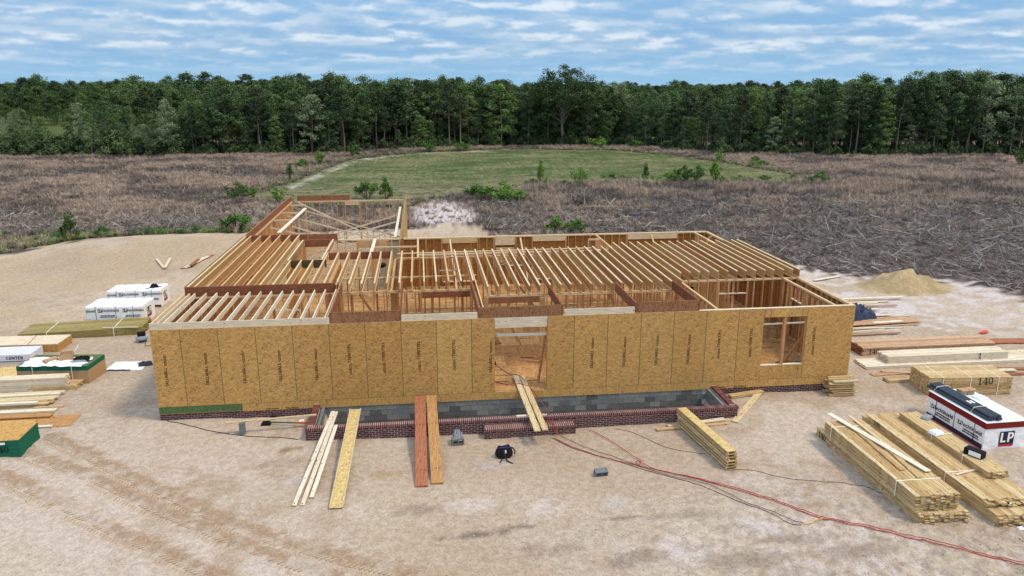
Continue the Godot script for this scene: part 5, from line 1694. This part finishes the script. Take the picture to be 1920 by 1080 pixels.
# ---------------------------------------------------------------- plants
func leaf_material(color: Color) -> StandardMaterial3D:
	var m := plain(color, 0.75)
	m.vertex_color_use_as_albedo = true
	m.metallic_specular = 0.25
	m.backlight_enabled = true
	m.backlight = color.darkened(0.25)
	m.cull_mode = BaseMaterial3D.CULL_DISABLED
	return m


# leaves: small bent two-triangle faces spread through a lumpy volume; clumps = [centre, radius vector]
func leaf_mesh(clumps: Array, per: int, size: float, r: RandomNumberGenerator) -> ArrayMesh:
	var b := Batch.new()
	for c in clumps:
		var at: Vector3 = c[0]
		var rad: Vector3 = c[1]
		var tone := r.randf_range(0.72, 1.18)
		var hue := r.randf_range(-0.08, 0.12)
		for k in per:
			var d := Vector3(r.randfn(), r.randfn(), r.randfn()).normalized()
			var p := at + d * rad * pow(r.randf(), 0.45)
			var u := Vector3(r.randfn(), r.randfn() * 0.5, r.randfn()).normalized()
			var w := u.cross(Vector3(r.randfn(), r.randfn(), r.randfn())).normalized()
			var s := size * r.randf_range(0.55, 1.2)
			var nn := u.cross(w).normalized()
			if nn.y < 0.0:
				nn = -nn
			nn = (nn + d * 0.6 + Vector3.UP * 0.3).normalized()
			var t := tone * r.randf_range(0.75, 1.2)
			var col := Color(t * (1.0 + hue), t, t * (1.0 - hue))
			var n0 := b.v.size()
			b.v.append_array([p - u * s * 0.5, p + w * s * 0.32, p + u * s * 0.5, p - w * s * 0.32])
			for q in 4:
				b.n.append(nn)
				b.uv.append(Vector2.ZERO)
				b.c.append(col)
			if u.cross(w).dot(nn) < 0.0:
				b.ix.append_array([n0, n0 + 2, n0 + 1, n0, n0 + 3, n0 + 2])
			else:
				b.ix.append_array([n0, n0 + 1, n0 + 2, n0, n0 + 2, n0 + 3])
	return b.mesh()


# {trunk, crown} of one kind of tree, about h metres tall
func tree_kind(kind: String, at_seed: int, h: float) -> Dictionary:
	var r := RandomNumberGenerator.new()
	r.seed = at_seed
	var wood := Batch.new()
	var clumps := []
	var lean := Vector3(r.randf_range(-0.04, 0.04), 1.0, r.randf_range(-0.04, 0.04))
	var pts := []
	var radii := []
	var thick := h * (0.011 if kind != "oak" else 0.017)
	var up_to := 0.96 if kind != "oak" else 0.5
	for i in 9:
		var v := i / 8.0
		pts.append(lean * h * up_to * v + Vector3(0.12 * sin(v * 5.0 + at_seed), 0, 0.12 * cos(v * 4.0 + at_seed)) * (1.0 if i > 0 else 0.0))
		radii.append(thick * (1.15 - 0.9 * v) if kind != "oak" else thick * (1.2 - 0.45 * v))
	wood.add_tube(pts, radii, 7)
	var limbs := 18
	var first := 0.42
	var reach := 0.13
	match kind:
		"pine":
			limbs = 22
			first = 0.45
			reach = 0.13
		"tall":
			limbs = 24
			first = 0.3
			reach = 0.13
		"loose":
			limbs = 24
			first = 0.14
			reach = 0.2
		"broad":
			limbs = 26
			first = 0.18
			reach = 0.2
		"oak":
			limbs = 26
			first = 0.42
			reach = 0.42
	for i in limbs:
		var v := first + (0.98 - first) * (i + r.randf()) / limbs
		var a := i * 2.4 + r.randf() * 0.8
		var shape := 1.0
		if kind == "pine":
			shape = clampf(1.5 - 1.25 * v, 0.15, 0.8) + 0.25
		elif kind == "tall":
			shape = clampf((1.08 - v) * 2.2, 0.2, 1.0) * r.randf_range(0.6, 1.3)
		elif kind == "oak":
			shape = 1.0
		else:
			shape = sin(PI * clampf((v - first) / (1.0 - first) * 0.85 + 0.15, 0.0, 1.0)) * 0.75 + 0.3
		var l := h * reach * shape * r.randf_range(0.65, 1.2)
		var base: Vector3 = lean * h * minf(v, up_to * 0.98)
		var rise := r.randf_range(0.1, 0.5) if kind != "oak" else r.randf_range(0.25, 1.5)
		if kind == "oak":
			base = lean * h * r.randf_range(0.2, 0.5)
			l = h * r.randf_range(0.3, 0.5)
			rise = lerpf(0.35, 2.4, float(i) / limbs)
		var out := Vector3(cos(a), rise, sin(a)).normalized() * l
		if kind == "oak":
			out *= 0.8
			out.y = minf(out.y, h * 0.78 - base.y)
		var tip := base + out
		wood.add_tube([base, base + out * 0.5 + Vector3.UP * l * 0.06, tip], [thick * 0.42, thick * 0.26, thick * 0.08], 5, Color.WHITE, false)
		var cr := h * (0.055 if kind == "pine" else 0.068 if kind != "oak" else 0.095) * r.randf_range(0.75, 1.25)
		clumps.append([tip, Vector3(cr * 1.2, cr * 0.72, cr * 1.2)])
		if kind != "pine" or r.randf() < 0.5:
			clumps.append([base + out * 0.6 + Vector3(r.randf_range(-1, 1), r.randf_range(-0.3, 0.8), r.randf_range(-1, 1)) * cr * 0.8, Vector3(cr, cr * 0.7, cr) * 0.85])
		if kind == "oak":
			clumps.append([tip + Vector3(r.randf_range(-1, 1), r.randf_range(-0.6, 0.5), r.randf_range(-1, 1)) * cr * 1.4, Vector3(cr, cr * 0.7, cr)])
	if kind == "oak":
		clumps = []
		for i in 240:
			var d := Vector3(r.randfn(), absf(r.randfn()) * 0.9 - 0.25, r.randfn()).normalized()
			var k := pow(r.randf(), 0.35)
			clumps.append([Vector3(0, h * 0.55, 0) + Vector3(d.x * h * 0.47, d.y * h * 0.42, d.z * h * 0.47) * k, Vector3(0.075, 0.05, 0.075) * h * r.randf_range(0.7, 1.2)])
	else:
		clumps.append([lean * h * 0.97, Vector3(0.05, 0.045, 0.05) * h])
	var per := 95 if kind == "pine" else 85
	var size := 0.29
	if kind == "loose":
		per = 62
		size = 0.26
	elif kind == "oak":
		per = 100
		size = 0.32
	return {"trunk": wood.mesh(), "crown": leaf_mesh(clumps, per, size, r)}


func scatter(called: String, mesh: Mesh, m: Material, places: Array, colors: Array, label: String, category: String) -> void:
	var mm := MultiMesh.new()
	mm.transform_format = MultiMesh.TRANSFORM_3D
	mm.use_colors = true
	mm.mesh = mesh
	mm.instance_count = places.size()
	for k in places.size():
		mm.set_instance_transform(k, places[k])
		mm.set_instance_color(k, colors[k])
	var o := MultiMeshInstance3D.new()
	o.name = numbered(called)
	o.multimesh = mm
	o.material_override = m
	add_child(o)
	tag(o, label, category, "", "stuff")


func blade_mesh(blades: int, spread: float, wide: float, at_seed: int, droop := 0.3) -> ArrayMesh:
	var r := RandomNumberGenerator.new()
	r.seed = at_seed
	var b := Batch.new()
	for k in blades:
		var a := r.randf() * TAU
		var d := Vector3(cos(a), 0, sin(a))
		var root := d * spread * 0.35 * r.randf()
		var h := r.randf_range(0.5, 1.0)
		var mid := root + d * spread * 0.35 + Vector3.UP * h * 0.6
		var tip := root + d * spread * r.randf_range(0.6, 1.0) + Vector3.UP * h * (1.0 - droop * r.randf())
		var s := d.cross(Vector3.UP) * wide * 0.5
		var t := r.randf_range(0.7, 1.25)
		var col := Color(t, t, t)
		b.add_quad([root - s, root + s, mid + s * 0.8, mid - s * 0.8], col)
		b.add_tri([mid - s * 0.8, mid + s * 0.8, tip], d.cross(Vector3.UP).cross(Vector3.UP).lerp(Vector3.UP, 0.5).normalized(), col)
	return b.mesh()


func stick_mesh(at_seed: int, twigs: int) -> ArrayMesh:
	var r := RandomNumberGenerator.new()
	r.seed = at_seed
	var b := Batch.new()
	var pts := [Vector3(-0.5, 0, 0), Vector3(-0.15, 0.012, 0.014), Vector3(0.2, 0.0, -0.012), Vector3(0.5, 0.03, 0.02)]
	b.add_tube(pts, [0.022, 0.019, 0.014, 0.006], 5)
	for k in twigs:
		var s := pts[1].lerp(pts[3], r.randf()) as Vector3
		var e := s + Vector3(r.randf_range(0.05, 0.3), r.randf_range(0.0, 0.18), r.randf_range(-0.2, 0.2))
		b.add_tube([s, e], [0.009, 0.004], 4, Color.WHITE, false)
	return b.mesh()


const LINE := [Vector2(-170, -125), Vector2(-110, -116), Vector2(-72, -110), Vector2(-46, -107.5), Vector2(-20, -109), Vector2(-2, -118.6), Vector2(19, -124.4), Vector2(34.5, -122.8), Vector2(48, -101.7), Vector2(68, -94.4), Vector2(95, -92.5), Vector2(130, -90), Vector2(180, -90)]
const TALL := [[-170.0, 7.7], [-72.0, 7.7], [-46.0, 8.1], [-36.0, 10.8], [-20.0, 12.3], [-8.0, 11.3], [2.0, 11.7], [14.0, 11.6], [24.0, 10.6], [36.0, 11.0], [44.0, 9.0], [50.0, 10.2], [62.0, 11.0], [74.0, 11.3], [84.0, 12.6], [95.0, 12.5], [180.0, 12.5]]


func line_z(x: float) -> float:
	for i in LINE.size() - 1:
		if x >= LINE[i].x and x <= LINE[i + 1].x:
			return lerpf(LINE[i].y, LINE[i + 1].y, (x - LINE[i].x) / (LINE[i + 1].x - LINE[i].x))
	return -110.0


func tall_at(x: float) -> float:
	for i in TALL.size() - 1:
		if x >= TALL[i][0] and x <= TALL[i + 1][0]:
			return lerpf(TALL[i][1], TALL[i + 1][1], (x - TALL[i][0]) / (TALL[i + 1][0] - TALL[i][0]))
	return 12.0


func make_plants() -> void:
	var bark := [plain(srgb(118, 108, 98), 0.95), plain(srgb(134, 124, 112), 0.95), plain(srgb(96, 84, 74), 0.95)]
	var kinds := []
	for e in [["pine", 1], ["pine", 2], ["pine", 3], ["tall", 4], ["tall", 5], ["tall", 6], ["broad", 7], ["broad", 8], ["loose", 9], ["loose", 10], ["loose", 11]]:
		var k := tree_kind(e[0], e[1] * 7, 12.0)
		k.kind = e[0]
		kinds.append(k)
	var green := {
		"pine": [leaf_material(srgb(74, 93, 65)), leaf_material(srgb(83, 97, 70)), leaf_material(srgb(68, 83, 60))],
		"tall": [leaf_material(srgb(92, 116, 77)), leaf_material(srgb(104, 126, 88)), leaf_material(srgb(83, 106, 70))],
		"broad": [leaf_material(srgb(99, 127, 76)), leaf_material(srgb(85, 112, 71)), leaf_material(srgb(115, 143, 86))],
		"loose": [leaf_material(srgb(124, 142, 108)), leaf_material(srgb(108, 130, 93)), leaf_material(srgb(138, 157, 123))],
	}
	var words := {"pine": "dark bare trunked pine", "tall": "slender narrow crowned tree", "broad": "full leaved green tree", "loose": "loose crowned grey green tree"}
	# the oak that stands above the rest
	var oak := tree_kind("oak", 77, 15.4)
	var o := thing("oak_tree", "tall round crowned oak with pale forked trunk above the tree line", "tree", Vector3(24.5, ground_height(24.5, -124.0) - 0.1, -123.4))
	put(o, "trunk", oak.trunk, bark[1])
	put(o, "crown", oak.crown, leaf_material(srgb(72, 93, 57)))
	# front rows of the wood, tree by tree
	var count := 0
	var row := 0
	var rest := [[], [], []]
	var tints := [[], [], []]
	while row < 9:
		var x := -84.0 + row * 0.7
		while x < 112.0:
			var px := x + rng.randf_range(-0.7, 0.7)
			var pz := line_z(px) - row * 2.3 - rng.randf_range(0.0, 1.8)
			var sparse := px < -44.0
			var want := "tall"
			var pick := rng.randf()
			if sparse:
				want = "loose" if pick < 0.7 else ("broad" if pick < 0.9 else "tall")
			elif px > 60.0:
				want = "loose" if pick < 0.22 else ("tall" if pick < 0.65 else ("pine" if pick < 0.9 else "broad"))
			else:
				want = "tall" if pick < 0.45 else ("pine" if pick < 0.72 else ("broad" if pick < 0.95 else "loose"))
			var near_oak := absf(px - 24.5) < 2.2 and row < 2
			if not near_oak and not (sparse and (row > 3 or rng.randf() < 0.2)) and not (sparse and px > -66.0 and px < -59.0 and row < 9):
				var k: Dictionary = kinds[rng.randi() % kinds.size()]
				while k.kind != want:
					k = kinds[rng.randi() % kinds.size()]
				var s := tall_at(px) / 12.0 * rng.randf_range(0.58, 1.12)
				if row == 0 and rng.randf() < 0.35:
					s *= rng.randf_range(0.5, 0.8)
				var place := Transform3D(Basis(Vector3.UP, rng.randf() * TAU).scaled(Vector3(s * rng.randf_range(0.85, 1.15), s, s * rng.randf_range(0.85, 1.15))), Vector3(px, ground_height(px, pz) - 0.1, pz))
				if count < 298 and row < 4:
					count += 1
					var t := thing("tree", tree_label(words[want], px, row), "tree", Vector3.ZERO, 0.0, "trees of the wood behind the clearing")
					t.transform = place
					put(t, "trunk", k.trunk, some(bark))
					put(t, "crown", k.crown, some(green[want]))
				else:
					var which := 0 if want == "pine" else (2 if want == "loose" else 1)
					rest[which].append(place)
			x += rng.randf_range(1.4, 3.7) if row < 4 else 3.2
		row += 1
	# the deep wood behind them, seen as one mass
	for k in 9500:
		var px := rng.randf_range(-1.0, 1.0) * 900.0
		var dist := 10.0 + 900.0 * pow(rng.randf(), 1.7)
		px *= (160.0 + dist) / 1060.0
		var pz := -116.0 - dist
		if px < -40.0 and pz > -222.0:
			if px > -130.0 and pz > -150.0 - 0.2 * absf(px + 80.0) and rng.randf() < 0.75:
				continue
			if px > -125.0 and px < -70.0 and pz > -215.0:
				continue
		var s := (rng.randf_range(0.62, 0.95) + 0.3 * n_soft.get_noise_2d(px * 0.35, pz * 0.35)) * (1.12 if pz < -150.0 and px < -35.0 else 1.0 if pz < -150.0 else tall_at(clampf(px, -160.0, 170.0)) / 12.5)
		rest[rng.randi() % 2].append(Transform3D(Basis(Vector3.UP, rng.randf() * TAU).scaled(Vector3(s * 1.15, s, s * 1.15)), Vector3(px, -0.2, pz)))
	for w in 3:
		for k in rest[w].size():
			var v := rng.randf_range(0.8, 1.2)
			tints[w].append(Color(v * rng.randf_range(0.9, 1.1), v, v * rng.randf_range(0.85, 1.05)))
	var whole := [join(kinds[1]), join(kinds[6]), join(kinds[9])]
	scatter("forest", whole[0], leaf_material(srgb(77, 96, 67)), rest[0], tints[0], "dark pines of the deep wood that reads as one mass", "forest")
	scatter("forest", whole[1], leaf_material(srgb(94, 119, 76)), rest[1], tints[1], "green leafed trees of the deep wood", "forest")
	scatter("forest", whole[2], leaf_material(srgb(124, 143, 108)), rest[2], tints[2], "grey green thin trees inside the wood's edge", "forest")
	# leafy undergrowth along the wood's edge
	var low := shrub_mesh(21, false)
	var under := []
	var under_c := []
	for k in 900:
		var x := rng.randf_range(-90.0, 118.0)
		var z := line_z(x) - rng.randf_range(-0.8, 9.0)
		var h := rng.randf_range(0.8, 2.6) * (1.5 if x < -40.0 else 1.0)
		under.append(Transform3D(Basis(Vector3.UP, rng.randf() * TAU).scaled(Vector3(h * 0.8, h, h * 0.8)), Vector3(x, -0.05, z)))
		under_c.append(Color(1, 1, 1) * rng.randf_range(0.6, 1.2))
	scatter("undergrowth", low.foliage, leaf_material(srgb(93, 113, 76)), under, under_c, "leafy undergrowth along the foot of the wood", "undergrowth")
	make_shrubs(bark)
	make_scrub()


# trunk and crown of a kind in one mesh, for the mass of trees
func join(k: Dictionary) -> ArrayMesh:
	var b := Batch.new()
	var a: Array = k.crown.surface_get_arrays(0)
	b.v = a[Mesh.ARRAY_VERTEX]
	b.n = a[Mesh.ARRAY_NORMAL]
	b.uv = a[Mesh.ARRAY_TEX_UV]
	b.c = a[Mesh.ARRAY_COLOR]
	b.ix = a[Mesh.ARRAY_INDEX]
	b.add_tube([Vector3.ZERO, Vector3(0.05, 5.0, 0), Vector3(0, 10.0, 0)], [0.17, 0.13, 0.05], 5, Color(1.9, 1.35, 1.9), false)
	return b.mesh()


var told := {}


func tree_label(what: String, x: float, row: int) -> String:
	var place := "near the picture's left edge"
	if x > -62.0:
		place = "at the wood's thin left end"
	if x > -44.0:
		place = "left of the green field"
	if x > -22.0:
		place = "behind the field's left corner"
	if x > -4.0:
		place = "behind the green field"
	if x > 13.0:
		place = "just left of the oak"
	if x > 24.0:
		place = "just right of the oak"
	if x > 40.0:
		place = "behind the field's right corner"
	if x > 56.0:
		place = "in the wood's right part"
	if x > 76.0:
		place = "near the picture's right edge"
	var label: String = what + ", " + ["foremost row ", "second row ", "third row ", "fourth row "][mini(row, 3)] + place
	told[label] = told.get(label, 0) + 1
	var k: int = told[label]
	return label if k == 1 else (["second ", "third ", "fourth ", "fifth ", "sixth ", "seventh ", "eighth ", "ninth "][mini(k - 2, 7)] + label)


func shrub_mesh(at_seed: int, tall: bool) -> Dictionary:
	var r := RandomNumberGenerator.new()
	r.seed = at_seed
	var clumps := []
	var wood := Batch.new()
	for i in 16:
		var a := r.randf() * TAU
		var d := Vector3(cos(a), 0, sin(a)) * r.randf_range(0.1, 0.75)
		var h := r.randf_range(0.35, 1.0) * (1.0 - 0.45 * d.length())
		if tall:
			d *= 0.55
		clumps.append([Vector3(d.x, h, d.z), Vector3(0.2, 0.16, 0.2) * r.randf_range(0.8, 1.3)])
		wood.add_tube([d * 0.15, d * 0.6 + Vector3.UP * h * 0.5, Vector3(d.x, h, d.z)], [0.022, 0.016, 0.006], 4, Color.WHITE, false)
	return {"stem": wood.mesh(), "foliage": leaf_mesh(clumps, 60, 0.11, r)}


func make_shrubs(bark: Array) -> void:
	var kinds := [shrub_mesh(1, false), shrub_mesh(2, false), shrub_mesh(3, true), shrub_mesh(4, true)]
	var greens := [leaf_material(srgb(98, 138, 58)), leaf_material(srgb(82, 120, 54)), leaf_material(srgb(116, 152, 70)), leaf_material(srgb(78, 106, 56))]
	# x, z, height, width, kind, label
	var list := [
		[-28.6, -32.0, 2.0, 1.3, 2, "upright bush at the sand bank's edge on the left"],
		[-26.6, -32.6, 1.0, 0.9, 0, "low bush right of the upright bush on the left bank"],
		[-17.6, -34.9, 1.6, 1.9, 0, "round bush behind the sand bank by the garage"],
		[-22.1, -55.2, 1.7, 1.8, 1, "bush at the near left corner of the green field"],
		[-20.6, -56.0, 1.1, 1.0, 0, "small bush beside the one at the field's near left corner"],
		[-17.6, -52.6, 1.6, 1.2, 1, "bush behind the garage's left rear corner"],
		[-8.8, -53.3, 2.0, 2.0, 0, "dark bush behind the garage, broader of a pair"],
		[-6.9, -53.0, 2.3, 1.4, 2, "dark pointed bush behind the garage's right part"],
		[2.4, -51.0, 1.8, 2.2, 0, "broad bush at the near edge of the field by the white sand"],
		[4.6, -50.5, 2.1, 2.2, 1, "tallest bush of the clump by the white sand"],
		[6.3, -49.8, 1.4, 1.5, 0, "low bush at the clump's right end by the white sand"],
		[7.0, -32.8, 1.3, 1.6, 2, "bright green bush just behind the house"],
		[8.7, -32.6, 1.2, 1.3, 0, "second bright green bush just behind the house"],
		[10.5, -62.5, 3.0, 1.0, 3, "thin airy sapling standing before the green field"],
		[15.5, -64.6, 1.8, 1.6, 1, "dark bush on the field's near edge, behind the house middle"],
		[24.6, -67.4, 2.0, 0.9, 2, "narrow dark bush on the green field's edge"],
		[28.3, -64.3, 2.0, 1.6, 1, "left bush of three along the field's right front edge"],
		[30.0, -64.0, 2.0, 1.6, 1, "middle bush of three along the field's right front edge"],
		[32.2, -63.6, 2.4, 1.7, 3, "right bush of three along the field's right front edge"],
		[42.4, -87.9, 1.7, 1.5, 1, "bush on the far right rim of the green field"],
		[46.8, -85.0, 1.2, 1.1, 0, "small bush right of the field's far rim"],
		[44.9, -79.0, 1.1, 2.0, 0, "low spreading bush on the field's right rim"],
		[43.8, -60.5, 1.2, 2.2, 0, "bushes' outlier at the field's near right tip"],
		[84.5, -77.7, 2.6, 2.0, 1, "dark bush at the right edge before the wood"],
		[-14.0, -103.0, 1.9, 1.6, 1, "bush at the far left corner of the green field"],
		[-17.8, -88.7, 2.2, 1.6, 3, "bush on the field's left rim"],
		[-19.6, -84.5, 1.6, 1.4, 0, "low bush on the field's left rim nearer the house"],
		[10.8, -120.0, 3.4, 2.2, 2, "pale green young tree standing before the wood"],
		[-1.5, -110.5, 2.0, 2.2, 1, "bush on the field's far rim, left one"],
		[4.0, -112.0, 1.8, 2.4, 0, "bush on the field's far rim, middle one"],
		[30.0, -115.5, 2.2, 2.8, 1, "bush below the oak on the field's far rim"],
		[36.0, -113.0, 1.9, 2.0, 0, "bush right of the oak on the field's far rim"],
		[-19.0, -69.5, 2.3, 0.8, 3, "thin sapling at the field's left edge behind the garage"],
	]
	for k in 26:
		var x := lerpf(1.5, 46.0, (k + rng.randf()) / 26.0)
		var edge := -64.5 if x > 9.0 else -52.0
		list.append([x, edge + rng.randf_range(-1.5, 3.5), rng.randf_range(0.5, 1.25), rng.randf_range(0.7, 1.7), rng.randi() % 2, ORDER[k] + " low green bush from the left in the strip along the field's near edge"])
	for k in 12:
		var x := lerpf(-31.0, -18.0, (k + rng.randf()) / 12.0)
		list.append([x, -34.3 + rng.randf_range(-0.8, 0.8) + 0.25 * maxf(0.0, -26.0 - x), rng.randf_range(0.3, 0.7), rng.randf_range(0.5, 1.2), rng.randi() % 2, ORDER[k] + " low green bush from the left in the row behind the sand bank"])
	for e in list:
		var t := thing("shrub", e[5], "bush", Vector3(e[0], ground_height(e[0], e[1]) - 0.03, e[1]), rng.randf() * TAU, "green bushes round the field")
		t.scale = Vector3(e[3], e[2], e[3])
		put(t, "stem", kinds[e[4]].stem, some(bark))
		put(t, "foliage", kinds[e[4]].foliage, some(greens))


func make_scrub() -> void:
	# dry grass over the clearing
	var straw := [[], []]
	var straw_c := [[], []]
	var green := []
	var green_c := []
	var lawn := []
	var lawn_c := []
	var dry := [Color(0.42, 0.32, 0.255), Color(0.36, 0.285, 0.24), Color(0.49, 0.39, 0.30), Color(0.40, 0.30, 0.245)]
	var dull := [Color(0.155, 0.13, 0.12), Color(0.20, 0.168, 0.152), Color(0.115, 0.098, 0.09), Color(0.26, 0.215, 0.185)]
	for k in 150000:
		var z := -28.0 - 92.0 * pow(rng.randf(), 0.8)
		var half := 24.0 - z * 0.72
		var x := 3.0 + rng.randf_range(-1.0, 1.0) * half
		if z < line_z(x) + 0.5:
			continue
		var p := Vector2(x, z)
		var yd := depth_in(yard, p)
		var fd := depth_in(green_field, p)
		if yd > -0.4:
			continue
		var patch := 1.2 * n_soft.get_noise_2d(x * 0.62, z * 0.85) + 0.6 * n_mid.get_noise_2d(x * 0.6, z * 0.7)
		var s := rng.randf_range(0.45, 1.0) * (1.35 if x > 4.0 and z > -63.0 and z < -48.0 else 1.0)
		var place := func(h: float, w: float) -> Transform3D: return Transform3D(Basis(Vector3.UP, rng.randf() * TAU).scaled(Vector3(w, h, w)), Vector3(x, ground_height(x, z) - 0.02, z))
		if fd > 0.3:
			if rng.randf() < 0.75:
				lawn.append(place.call(0.12 * s, 0.5))
				var g := rng.randf_range(0.8, 1.2)
				lawn_c.append(Color(0.115, 0.175, 0.06) * g if patch < -0.05 or rng.randf() < 0.45 else Color(0.33, 0.315, 0.17) * g)
			continue
		if Vector2((x + 1.4) / 3.2, (z + 43.0) / 9.0).length() < 1.0 and rng.randf() < 0.93:
			continue
		# slash zones carry little grass
		var slash := (x > 2.0 and z > -40.0 - 12.0 * patch) or (x < -12.0 and z > -46.0 and z < -37.5)
		if slash and rng.randf() < 0.82:
			continue
		if not slash and rng.randf() < 0.25 + 0.5 * smoothstep(0.1, -0.4, patch):
			continue
		var rim := (fd > -3.2 and rng.randf() < 0.5 * smoothstep(-0.3, 0.3, patch + 0.1)) or (x < -14.0 and z > -36.0 and rng.randf() < 0.6)
		if rim:
			green.append(place.call(0.55 * s, 0.8))
			var g := rng.randf_range(0.75, 1.25)
			green_c.append(Color(0.17, 0.24, 0.075) * g)
		else:
			var w := 0 if patch + rng.randf_range(-0.18, 0.18) > 0.02 else 1
			straw[w].append(place.call((0.95 if w == 0 else 0.75) * s, 0.8))
			straw_c[w].append((dry if w == 0 else dull)[rng.randi() % 4] * rng.randf_range(0.8, 1.2))
	scatter("dry_grass", blade_mesh(20, 0.5, 0.032, 3), M.brick_batch, straw[0], straw_c[0], "tall straw coloured dead grass over the clearing", "grass")
	scatter("dry_grass", blade_mesh(18, 0.8, 0.028, 5, 0.6), M.brick_batch, straw[1], straw_c[1], "thin grey brown dead weeds between the straw", "grass")
	scatter("weeds", blade_mesh(18, 0.7, 0.07, 7, 0.5), M.brick_batch, green, green_c, "green weeds along the field's rim and the sand bank", "weeds")
	scatter("field_grass", blade_mesh(12, 0.9, 0.05, 9, 0.4), M.brick_batch, lawn, lawn_c, "short green grass of the round field", "grass")
	# felled branches and slash
	var sticks := [[], [], []]
	var sticks_c := [[], [], []]
	var greys := [Color(0.34, 0.305, 0.285), Color(0.17, 0.145, 0.13), Color(0.11, 0.09, 0.08), Color(0.46, 0.425, 0.40), Color(0.23, 0.19, 0.165)]
	for k in 64000:
		var x := rng.randf_range(1.0, 75.0)
		var z := -5.0 - 44.0 * rng.randf()
		if k % 5 == 0:
			x = rng.randf_range(-62.0, -11.0)
			z = rng.randf_range(-47.0, -37.0)
		elif k % 7 == 0:
			x = rng.randf_range(-70.0, 90.0)
			z = rng.randf_range(-100.0, -45.0)
		var p := Vector2(x, z)
		if depth_in(yard, p) > -0.7 + 0.5 * n_mid.get_noise_2d(x, z) or depth_in(green_field, p) > -1.0:
			continue
		if absf(x) < 13.2 and z > -30.0:
			continue
		if Vector2((x + 1.4) / 3.2, (z + 43.0) / 9.0).length() < 1.1:
			continue
		var w := rng.randi() % 3
		var l := rng.randf_range(0.22, 0.8) * (1.7 if rng.randf() < 0.05 else 1.0)
		var tilt := rng.randf_range(-0.25, 0.25) if rng.randf() < 0.85 else rng.randf_range(-0.8, 0.8)
		sticks[w].append(Transform3D(Basis.from_euler(Vector3(0, rng.randf() * TAU, tilt)).scaled(Vector3(l, l * rng.randf_range(1.0, 2.6), l * rng.randf_range(1.0, 2.6))), Vector3(x, ground_height(x, z) + rng.randf_range(0.0, 0.16) + absf(tilt) * l * 0.4, z)))
		sticks_c[w].append(greys[rng.randi() % 5] * rng.randf_range(0.8, 1.25))
	for w in 3:
		scatter("slash_debris", stick_mesh(w + 1, 2 + 2 * w), M.brick_batch, sticks[w], sticks_c[w], ["grey broken branches strewn over the cleared ground", "forked grey twigs strewn over the cleared ground", "tangled dark brush strewn over the cleared ground"][w], "brush")
	# the larger limbs one can make out
	var limb := [stick_mesh(11, 3), stick_mesh(12, 5), stick_mesh(13, 2)]
	var pale := plain(srgb(140, 132, 126), 0.95)
	var spots := [[21.5, -25.5, 3.0, 0.9, 0.9], [26.0, -24.5, 4.0, 0.3, 0.1], [31.0, -26.0, 4.5, 2.9, 0.15], [28.0, -20.5, 3.2, 0.5, 0.25], [34.0, -20.0, 3.8, 0.2, 0.3], [33.0, -15.5, 3.0, 2.5, 0.12], [37.0, -24.0, 4.2, 0.1, 0.1], [40.0, -17.5, 3.2, 1.1, 0.35], [24.0, -30.5, 3.6, 0.2, 0.05], [36.0, -31.0, 4.0, 2.8, 0.1], [30.0, -36.0, 4.2, 0.15, 0.08], [45.0, -30.0, 4.4, 0.4, 0.15], [12.0, -36.5, 5.0, 0.05, 0.06], [18.5, -34.0, 3.4, 0.5, 0.2], [-38.0, -41.5, 3.0, 0.6, 0.3], [-30.0, -41.0, 4.0, 0.1, 0.1], [-24.0, -40.5, 3.6, 2.9, 0.12], [-20.0, -42.0, 3.0, 0.3, 0.3], [-44.0, -60.0, 4.6, 1.3, 1.25], [35.0, -13.5, 3.6, 0.6, 0.4], [29.0, -17.0, 3.0, 2.2, 0.2], [42.0, -22.5, 3.4, 0.9, 0.2]]
	var where := ["leaning limb just beyond the house's right rear corner", "grey limb in the slash right of the house", "long limb crossing the slash right of the house", "limb above the sand heap", "pale limb right above the sand heap", "limb at the slash edge beside the sand heap", "grey limb far right in the slash", "forked limb far right in the slash", "limb lying behind the house's right rear corner", "limb in the middle of the right slash", "limb near the dry grass at the right", "limb at the far right before the dry grass", "long dark log behind the house", "limb behind the house's right half", "curved pale limb at the far left of the slash strip", "limb in the left slash strip", "limb in the slash strip behind the sand bank", "limb near the garage end of the slash strip", "bare standing snag in the left clearing", "short thick limb by the right picture edge", "limb between sand heap and brush", "pale limb in the right brush"]
	for k in spots.size():
		var e: Array = spots[k]
		var t := put(self, "fallen_branch", limb[k % 3], pale, Vector3(e[0], ground_height(e[0], e[1]) + 0.12 + 0.4 * sin(e[4]) * e[2], e[1]), Vector3(0, e[3], e[4]))
		t.scale = Vector3(e[2] * 0.62, e[2] * 0.75, e[2] * 0.75)
		tag(t, where[k], "branch", "larger felled limbs")
	# the heap of pulled-up brush on the slope behind the house
	var heap := thing("brush_pile", "heap of grey branches piled up behind the house before the dry grass", "brush pile", Vector3(12.0, ground_height(12.0, -46.0), -46.0))
	for k in 60:
		var a := rng.randf() * TAU
		var o := put(heap, "branch", limb[k % 3], some([pale, M.cord_dark, plain(srgb(120, 110, 104))]), Vector3(cos(a) * rng.randf() * 1.6, 0.15 + rng.randf() * 0.9, sin(a) * rng.randf() * 1.0), Vector3(0, rng.randf() * TAU, rng.randf_range(0.1, 0.6)))
		o.scale = Vector3.ONE * rng.randf_range(1.2, 2.4)


func _ready() -> void:
	rng.seed = 20
	n_soft = noise(FastNoiseLite.TYPE_SIMPLEX_SMOOTH, 0.11, 3, 2)
	n_mid = noise(FastNoiseLite.TYPE_SIMPLEX_SMOOTH, 0.45, 4, 4)
	n_fine = noise(FastNoiseLite.TYPE_SIMPLEX, 1.7, 3, 6)
	make_view()
	make_materials()
	make_ground()
	make_house()
	make_site()
	make_plants()
